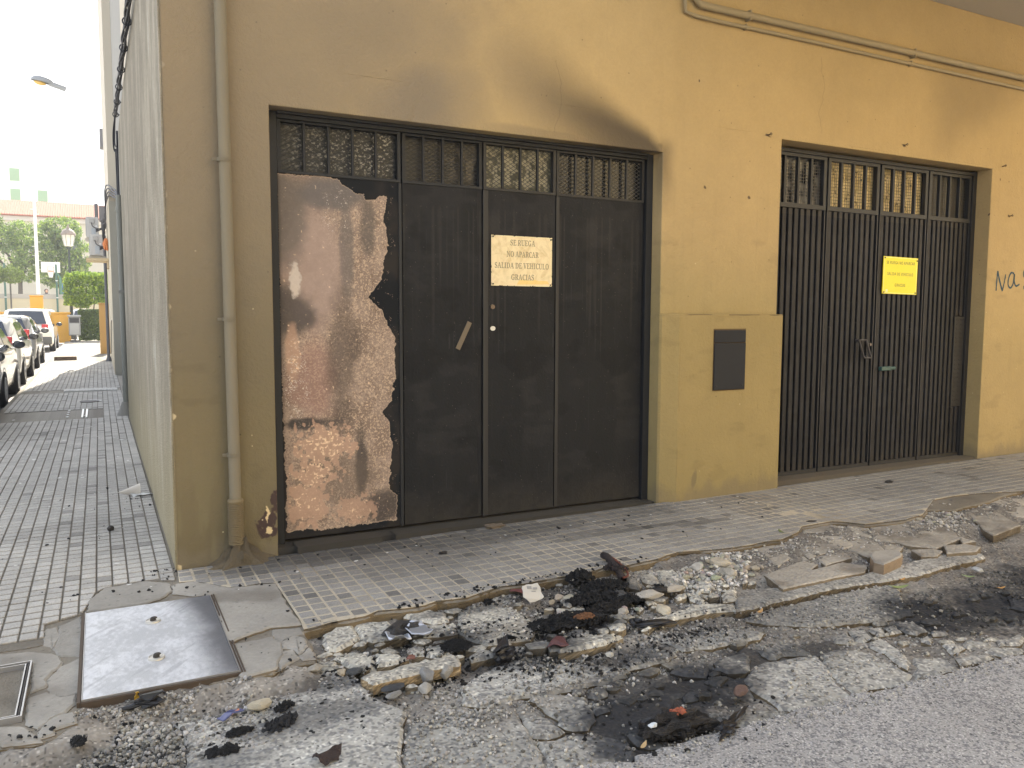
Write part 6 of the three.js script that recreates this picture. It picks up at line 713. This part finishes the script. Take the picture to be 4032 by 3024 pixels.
// ---------------------------------------------------------------- cars parked along the side street
const rubber = M(0.018, 0.018, 0.019, 0.85), glassM = new THREE.MeshPhysicalMaterial({ color: lin(0.03, 0.035, 0.045), roughness: 0.06, clearcoat: 1, clearcoatRoughness: 0.04 }), rimM = M(0.45, 0.45, 0.46, 0.35, { metalness: 0.7 }), red = new THREE.MeshPhysicalMaterial({ color: lin(0.55, 0.03, 0.03), roughness: 0.2, clearcoat: 1 });
function car(label, x, z, { L = 4.2, W = 0.89, H = 1.5, body = [0.7, 0.7, 0.68], low = null, lampH = 0.9, lampTall = 0.22, group = 'cars parked along the side street' }) {   // rear end faces +z, seen from behind
  const t = thing('parked_car', label, 'car', [x, gy(x, z) - 0.13, z], 0, group), k = L / 4.2, K = 9;
  const st = [[0, 0.74, 0.93, 0.42], [0.05, 0.92, 0.97, 0.30], [0.16, 1.0, 0.99, 0.24], [0.24, 1.06, 1, 0.22], [0.55, H - 0.03, 1, 0.2], [0.9, H, 1, 0.2], [1.7, H + 0.01, 1, 0.2], [2.4, H - 0.05, 1, 0.2], [2.7, H - 0.12, 1, 0.2], [3.35, 1.0, 1, 0.2], [3.5, 0.96, 0.99, 0.2], [3.95, 0.86, 0.95, 0.22], [4.14, 0.7, 0.88, 0.28], [4.2, 0.55, 0.8, 0.36]];
  const half = ([s, top, wf, bot]) => { const w = W * wf, belt = Math.min(top, 0.96), cab = top - belt, c = Math.min(1, cab / 0.4), r = []; r.push([w * 0.88, bot], [w * 0.97, bot + 0.12], [w, mix(bot, belt, 0.55)], [w * 0.985, belt - 0.02], [mix(w * 0.93, w * 0.95, c), belt + 0.01 * c], [mix(w * 0.8, w * 0.85, c), belt + cab * 0.55], [mix(w * 0.7, w * 0.76, c), top - 0.05 * c], [mix(w * 0.4, w * 0.58, c), top], [0, top + 0.025]); return r; };
  const rings = st.map(q => { const h = half(q), r = []; for (let i = 0; i < K; i++) r.push([h[i][0], h[i][1], -q[0] * k]); for (let i = K - 2; i >= 0; i--) r.push([-h[i][0], h[i][1], -q[0] * k]); return r; }), NR = 2 * K - 1, pos = [], idx = [];
  rings.forEach(r => r.forEach(q => pos.push(...q))); for (let j = 0; j < rings.length - 1; j++) for (let i = 0; i < NR - 1; i++) { const a = j * NR + i, b = a + NR; idx.push(a, b, a + 1, a + 1, b, b + 1); } for (const j of [0, rings.length - 1]) { const c = pos.length / 3; pos.push(0, 0.6, rings[j][0][2]); for (let i = 0; i < NR - 1; i++) idx.push(c, j * NR + i, j * NR + i + 1); }
  const g = new THREE.BufferGeometry(); g.setAttribute('position', new THREE.Float32BufferAttribute(pos, 3)); g.setIndex(idx); g.computeVertexNormals(); const paint = new THREE.MeshPhysicalMaterial({ color: lin(...body), roughness: 0.35, clearcoat: 1, clearcoatRoughness: 0.05, side: THREE.DoubleSide });
  part('body', g, paint, t);
  const patch = (cs) => { const q = new THREE.BufferGeometry(); q.setAttribute('position', new THREE.Float32BufferAttribute(cs.flat(), 3)); const id = []; for (let i = 0; i < cs.length / 2 - 1; i++) id.push(i * 2, i * 2 + 1, i * 2 + 2, i * 2 + 2, i * 2 + 1, i * 2 + 3); q.setIndex(id); q.computeVertexNormals(); return q.toNonIndexed(); };
  const rw = W * 0.74, rt = W * 0.60; part('rear_window', [patch([[-rw, 1.09, -0.245 * k + 0.035], [-rt, H - 0.09, -0.50 * k + 0.035], [0, 1.09, -0.235 * k + 0.04], [0, H - 0.075, -0.50 * k + 0.045], [rw, 1.09, -0.245 * k + 0.035], [rt, H - 0.09, -0.50 * k + 0.035]])], glassM, t);
  part('windscreen', [patch([[-rw, 1.02, -3.32 * k - 0.03], [-rt, H - 0.16, -2.74 * k - 0.03], [rw, 1.02, -3.32 * k - 0.03], [rt, H - 0.16, -2.74 * k - 0.03]])], glassM, t);
  for (const s of [1, -1]) { const X0 = s * (W * 0.955 + 0.004), X1 = s * (W * 0.79 + 0.006); part('side_window', [patch([[X0, 1.0, -0.62 * k], [X1, H - 0.12, -0.72 * k], [X0, 1.0, -1.6 * k], [X1, H - 0.09, -1.6 * k]]), patch([[X0, 1.0, -1.68 * k], [X1, H - 0.09, -1.68 * k], [X0, 1.0, -3.0 * k], [X1, H - 0.14, -2.55 * k]])], glassM, t);
    part('tail_light', rbox(s * W * 0.68 - 0.11, s * W * 0.68 + 0.13, lampH - lampTall / 2, lampH + lampTall / 2, -0.2 * k, 0.012 - 0.09 * (lampH > 0.93 ? 1 : 0), 0.03, 3), red, t);
    const mir = part('mirror', new THREE.SphereGeometry(1, 16, 10).scale(0.11, 0.08, 0.07).translate(s * (W + 0.09), 1.05, -2.65 * k), M(0.03, 0.03, 0.032, 0.4), t); part('mirror_glass', box(s * (W + 0.09) - 0.075, s * (W + 0.09) + 0.075, 1.0, 1.1, -2.65 * k + 0.06, -2.65 * k + 0.072), glassM, mir);
    for (const zz of [-0.78 * k, -3.32 * k]) { const R = 0.325, wh = part('wheel', [new THREE.LatheGeometry([[R * 0.62, -0.1], [R * 0.95, -0.105], [R, -0.07], [R, 0.07], [R * 0.95, 0.105], [R * 0.62, 0.1]].map(q => new THREE.Vector2(...q)), 28).rotateZ(Math.PI / 2)], rubber, t); wh.position.set(s * (W - 0.09), R, zz); part('rim', [new THREE.CylinderGeometry(R * 0.2, R * 0.2, 0.19, 14).rotateZ(Math.PI / 2), new THREE.TorusGeometry(R * 0.6, 0.02, 8, 26).rotateY(Math.PI / 2).translate(s * 0.09, 0, 0), ...Array.from({ length: 5 }, (_, i) => new THREE.BoxGeometry(0.03, R * 0.62, 0.06).translate(0, R * 0.32, 0).rotateX(i * 1.2566).translate(s * 0.085, 0, 0))], rimM, wh); part('arch', new THREE.TorusGeometry(R + 0.05, 0.045, 8, 20, Math.PI).rotateY(Math.PI / 2).translate(s * (W * 0.985 - 0.03), R, zz), M(0.02, 0.02, 0.021, 0.8), t); } }
  part('bumper', [rbox(-W * 0.93, W * 0.93, 0.30, 0.60, -0.16, 0.035, 0.05, 3), rbox(-W * 0.85, W * 0.85, 0.3, 0.5, -L - 0.02, -L + 0.25, 0.05, 3)], low ? M(...low, 0.7) : paint, t); part('number_plate', rbox(-0.26, 0.26, 0.66, 0.77, -0.03, 0.022, 0.004), M(0.7, 0.7, 0.68, 0.5), t);
  return t;
}
car('dark grey car parked at the kerb nearest the corner building', -2.66, -5.9, { L: 4.1, H: 1.48, body: [0.035, 0.037, 0.04] });
car('silver car behind the dark grey one, its wheel by the kerb', -2.74, -10.6, { L: 4.15, H: 1.5, body: [0.36, 0.34, 0.30] });
car('white hatchback in the middle of the parked row', -2.78, -15.3, { L: 4.2, H: 1.52, body: [0.78, 0.76, 0.70], lampH: 1.0 });
car('small black-windowed car with tall red tail lights', -2.82, -20.9, { L: 4.0, H: 1.5, body: [0.22, 0.225, 0.23], low: [0.14, 0.145, 0.14], lampTall: 0.5, lampH: 0.88 });
car('white sport utility car parked last before the orange wall', -2.84, -30.6, { L: 4.4, H: 1.66, W: 0.92, body: [0.82, 0.79, 0.70], low: [0.12, 0.12, 0.115], lampH: 1.0, lampTall: 0.16 });
car('white van-like car showing its roof above the parked row', -4.6, -26.5, { L: 4.3, H: 1.95, W: 0.9, body: [0.80, 0.79, 0.76], group: 'cars beyond' });
car('white car parked beyond the orange wall by the pillar', -3.2, -44.5, { L: 4.3, H: 1.6, W: 0.9, body: [0.80, 0.80, 0.78], lampH: 1.05, group: 'cars beyond' });
car('pale grey car half hidden behind the shrub beyond the orange wall', -0.95, -45.0, { L: 4.3, H: 1.6, W: 0.9, body: [0.60, 0.60, 0.59], group: 'cars beyond' });
// ---------------------------------------------------------------- sports court, trees and houses beyond
{
  const g0 = gy(0, -60);
  const cw = thing('court_wall', 'long beige wall of the sports court', 'wall', [0, g0, -56]); part('masonry', box(-40, 14, -0.3, 2.05, -0.12, 0.12), stucco(0.60, 0.52, 0.34), cw); part('parapet', box(-40, 14, 2.0505, 2.35, -0.16, 0.16), stucco(0.45, 0.41, 0.34), cw);
  const pole = thing('floodlight_pole', 'tall slim white pole with rungs rising in front of the trees', 'pole', [-4.05, g0, -60.5]); part('shaft', cyl(0.13, 0.09, 9.2, 0, 0, 0, 12), M(0.82, 0.80, 0.74, 0.5), pole); part('rungs', Array.from({ length: 17 }, (_, k) => rod([k % 2 ? 0.1 : -0.1, 3.2 + k * 0.32, 0], [k % 2 ? 0.26 : -0.26, 3.2 + k * 0.32, 0], 0.018)), M(0.7, 0.68, 0.62, 0.6), pole);
  const bb = thing('basketball_hoop', 'white basketball backboard with an orange hoop beside the white pole', 'basketball hoop', [-3.35, g0, -63]); part('backboard', box(-0.6, 0.6, 4.1, 4.85, -0.03, 0.03), M(0.85, 0.85, 0.83, 0.5), bb); part('target_square', [box(-0.2, 0.2, 4.50, 4.53, 0.031, 0.036), box(-0.2, 0.2, 4.2, 4.23, 0.031, 0.036), box(-0.2, -0.17, 4.231, 4.499, 0.031, 0.036), box(0.17, 0.2, 4.231, 4.499, 0.031, 0.036)], M(0.55, 0.22, 0.12, 0.6), bb); part('rim', new THREE.TorusGeometry(0.2, 0.02, 6, 20).rotateX(Math.PI / 2).translate(0, 4.14, 0.25), M(0.7, 0.25, 0.1, 0.5), bb); part('net', new THREE.CylinderGeometry(0.19, 0.12, 0.4, 12, 3, true).translate(0, 3.92, 0.25), M(0.75, 0.73, 0.68, 0.9), bb); part('post', [rod([0.55, 0, -1], [0.55, 3.8, -0.9], 0.09, 10), rod([0.55, 3.8, -0.9], [0.2, 4.3, -0.05], 0.06, 8)], M(0.07, 0.19, 0.12, 0.6), bb);
  solo('blue_post_pad', 'upright blue padded post in the sports court', 'post', rbox(-2.62, -2.35, g0, g0 + 3.3, -62.2, -61.95, 0.08, 3), M(0.10, 0.30, 0.62, 0.7));
  for (const [x, l] of [[-5.6, 'dark green fence post of the court under the clipped bush'], [-2.72, 'dark green fence post of the court beside the blue post']]) { const t = thing('fence_post', l, 'post', [x, g0, -55.6]); part('shaft', cyl(0.06, 0.06, 4.3, 0, 0, 0, 10), M(0.06, 0.14, 0.10, 0.6), t); part('bands', [cyl(0.075, 0.075, 0.06, 0, 3.2, 0, 10), cyl(0.075, 0.075, 0.06, 0, 2.1, 0, 10)], M(0.7, 0.7, 0.66, 0.6), t); }
  const tp = thing('topiary_bush', 'clipped rounded bush on a thin stem over the parked cars', 'bush', [-5.15, gy(0, -50), -50]); part('stem', cyl(0.05, 0.04, 3.4, 0.3, 0, 0, 8), M(0.1, 0.09, 0.07, 0.9), tp); leafCloud('crown', 3000, 2101, (R) => { for (; ;) { const b = R() < 0.5 ? [-0.42, 3.4, 0.62, 0.5] : [0.42, 3.38, 0.62, 0.46], a = R() * 6.283, u = R() * 2 - 1, w = Math.sqrt(1 - u * u), r = 0.8 + 0.25 * R(); return [b[0] + b[2] * r * w * Math.cos(a), b[1] + b[3] * r * u, b[2] * r * w * Math.sin(a)]; } }, 0.12, [[0.16, 0.22, 0.035], [0.20, 0.27, 0.045], [0.12, 0.17, 0.03]], tp, 0.4);
  tree('broad leafy tree behind the clipped bush, taller of the two', -5.6, -66, g0, 3.6, [[-2.6, 5.2, 0, 1.5], [-1.2, 6.6, 0.3, 1.5], [0.3, 7.0, 0, 1.4], [1.1, 5.8, -0.4, 1.4], [-0.6, 5.2, 0.6, 1.5], [0.5, 4.3, 0, 1.2], [-3.4, 6.9, 0, 1.3], [-2.0, 8.0, 0, 1.2]], 9000, 0.24, 2201, 'trees behind the court wall');
  tree('leafy tree behind the basketball backboard', -3.0, -67.5, g0, 3.2, [[-1.0, 7.2, 0, 1.4], [0.3, 7.6, 0.2, 1.4], [0.9, 6.2, 0, 1.3], [-0.6, 5.6, 0.3, 1.4], [0.8, 4.8, 0.3, 1.3], [-0.9, 4.2, 0, 1.1], [1.5, 5.3, 0, 0.9], [0.2, 3.5, 0, 1.0]], 8500, 0.26, 2203, 'trees behind the court wall');
  const person = (() => { // small figure looking over the court wall, one smooth body
    const N = 44, mc = new MarchingCubes(N, new THREE.MeshStandardMaterial(), true, false, 60000), J = [[[0, 0.02, 0.05], [0, 0.0, 0.0], 0.3], ]; const B = [[[0, 1.62, 0], [0, 1.66, 0.01], 0.105, 0.095], [[0, 1.45, 0], [0, 1.55, 0], 0.055, 0.05], [[-0.15, 1.38, 0], [0.15, 1.38, 0], 0.075, 0.075], [[0, 1.35, 0], [0, 1.0, 0], 0.14, 0.125], [[0, 1.0, 0], [0, 0.9, 0], 0.13, 0.13], [[-0.19, 1.37, 0], [-0.27, 1.1, 0.04], 0.05, 0.042], [[-0.27, 1.1, 0.04], [-0.32, 0.98, 0.22], 0.04, 0.03], [[0.19, 1.37, 0], [0.25, 1.1, 0], 0.05, 0.042], [[0.25, 1.1, 0], [0.22, 0.88, 0.1], 0.04, 0.03], [[-0.09, 0.9, 0], [-0.1, 0.48, 0.02], 0.085, 0.06], [[-0.1, 0.48, 0.02], [-0.1, 0.08, 0], 0.058, 0.04], [[0.09, 0.9, 0], [0.1, 0.48, 0.02], 0.085, 0.06], [[0.1, 0.48, 0.02], [0.1, 0.08, 0], 0.058, 0.04], [[-0.1, 0.04, 0], [-0.11, 0.03, 0.15], 0.04, 0.035], [[0.1, 0.04, 0], [0.11, 0.03, 0.15], 0.04, 0.035]];
    const h = N / 2; for (let k = 0; k < N; k++) for (let j = 0; j < N; j++) for (let i = 0; i < N; i++) { const x = (i - h) / h * 0.95, y = (j - h) / h * 0.95 + 0.88, z = (k - h) / h * 0.95; let s = 0; for (const [a, b, r0, r1] of B) { const d = [b[0] - a[0], b[1] - a[1], b[2] - a[2]], l2 = d[0] ** 2 + d[1] ** 2 + d[2] ** 2, t = Math.max(0, Math.min(1, ((x - a[0]) * d[0] + (y - a[1]) * d[1] + (z - a[2]) * d[2]) / l2)), q = Math.hypot(x - a[0] - d[0] * t, y - a[1] - d[1] * t, z - a[2] - d[2] * t) - mix(r0, r1, t); s += Math.exp(-q * 45); } mc.field[i + j * N + k * N * N] = Math.log(s) / 45; }
    mc.isolation = 0; mc.update(); const n = mc.count, g = new THREE.BufferGeometry(); g.setAttribute('position', new THREE.Float32BufferAttribute(Array.from(mc.positionArray.slice(0, n * 3)), 3)); g.computeVertexNormals(); g.scale(0.95, 0.95, 0.95).translate(0, 0.88, 0); return g;
  })();
  const pr = thing('person', 'person in dark clothes standing in the sports court', 'person', [-3.42, g0 + 0.95, -57.6], 0.2); part('body', person, M(0.06, 0.05, 0.055, 0.8), pr); part('hair', new THREE.SphereGeometry(0.125, 16, 12).scale(1, 1.05, 1).translate(0, 1.68, -0.03), M(0.05, 0.03, 0.02, 0.9), pr); part('face', new THREE.SphereGeometry(0.088, 14, 10).scale(0.9, 1.15, 0.6).translate(0, 1.645, 0.075), M(0.45, 0.28, 0.2, 0.7), pr);
  solo('court_terrace', 'raised terrace behind the court wall', 'terrace', box(-40, 14, g0 - 0.2, g0 + 0.95, -66, -56.2), stucco(0.5, 0.46, 0.38));
  // house with the red tiled roof
  const hs = thing('tiled_house', 'long pale house with a red tiled roof behind the trees', 'house', [0, g0, -82]); part('wall', box(-30, 14, -0.3, 9.6, -8, 0), stucco(0.66, 0.60, 0.47), hs); part('cornice', box(-30, 14, 9.6005, 10.0, -8.2, 0.25), stucco(0.70, 0.66, 0.58), hs);
  const roof = part('roof', new THREE.ExtrudeGeometry(new THREE.Shape([[0.6, 10.003], [0.6, 10.1], [-4, 11.9], [-8.6, 10.1], [-8.6, 10.003]].map(q => new THREE.Vector2(q[0], q[1]))), { depth: 44, bevelEnabled: false }).rotateY(-Math.PI / 2).translate(14, 0, 0), M(0.35, 0.12, 0.066, 0.9), hs);
  part('tile_rows', Array.from({ length: 218 }, (_, k) => rod([-29.8 + k * 0.2, 10.10, 0.58], [-29.8 + k * 0.2, 11.90, -4.0], 0.06, 5)), M(0.36, 0.125, 0.07, 0.9), roof).userData.kind = 'stuff';
  for (let k = 0; k < 9; k++) { const x = -9.2 + k * 1.7; const w = part('window', box(x, x + 0.8, 6.9, 8.3, -0.02, 0.02), M(0.10, 0.11, 0.12, 0.2), hs); part('frame', [box(x - 0.08, x, 6.8, 8.4, -0.01, 0.06), box(x + 0.8, x + 0.88, 6.8, 8.4, -0.01, 0.06), box(x, x + 0.8, 8.3, 8.4, -0.01, 0.06), box(x, x + 0.8, 6.8, 6.9, -0.01, 0.06)], M(0.7, 0.68, 0.62, 0.7), w); }
  const ap = thing('apartment_block', 'tall white block with green shuttered windows far beyond the trees', 'building', [0, g0, -118]); part('wall', box(-24, -3.5, -0.3, 23, -12, 0), M(0.86, 0.85, 0.82, 0.9), ap);
  for (const x of [-9.35, -12.35, -6.3]) for (const y of [13.0, 15.6, 18.2]) { if (x === -6.3 && y > 18) continue; const w = part('window', box(x - 0.55, x + 0.55, y, y + 1.6, -0.02, 0.03), M(0.30, 0.45, 0.27, 0.8), ap); part('slats', Array.from({ length: 9 }, (_, k) => box(x - 0.5, x + 0.5, y + 0.1 + k * 0.16, y + 0.18 + k * 0.16, 0.0305, 0.055)), M(0.32, 0.48, 0.29, 0.8), w); }
  // the sunny houses across the street, behind the camera: they light the facade
  const op = thing('opposite_building', 'pale yellow building across the street facing the garage doors', 'building', [0, 0, 12.5]); part('wall', box(2.5, 30, -0.3, 11, 0, 8), stucco(0.68, 0.53, 0.29), op); part('cornice', box(2.4, 30, 10.5, 10.8, -0.25, -0.003), stucco(0.7, 0.6, 0.4), op);
  for (let k = 0; k < 9; k++) for (const y of [4.2, 7.4]) { const x = 3.6 + k * 2.9, w = part('window', box(x, x + 1.1, y, y + 1.6, -0.03, -0.004), M(0.10, 0.10, 0.11, 0.15), op); part('frame', [box(x - 0.1, x, y - 0.1, y + 1.7, -0.06, -0.004), box(x + 1.1, x + 1.2, y - 0.1, y + 1.7, -0.06, -0.004), box(x, x + 1.1, y + 1.6, y + 1.7, -0.06, -0.004), box(x, x + 1.1, y - 0.1, y, -0.1, -0.004)], M(0.6, 0.55, 0.45, 0.8), w); }
}
tree('broad street tree across the road from the burnt door', -1.6, 10.2, 0, 2.6, [[-1.4, 4.6, 0, 1.7], [0.8, 4.9, 0.2, 1.7], [0, 6.2, 0.3, 1.7], [-2.4, 5.8, 0, 1.4], [2.0, 5.8, 0.3, 1.3]], 5200, 0.3, 2301);
renderer.render(scene, camera);
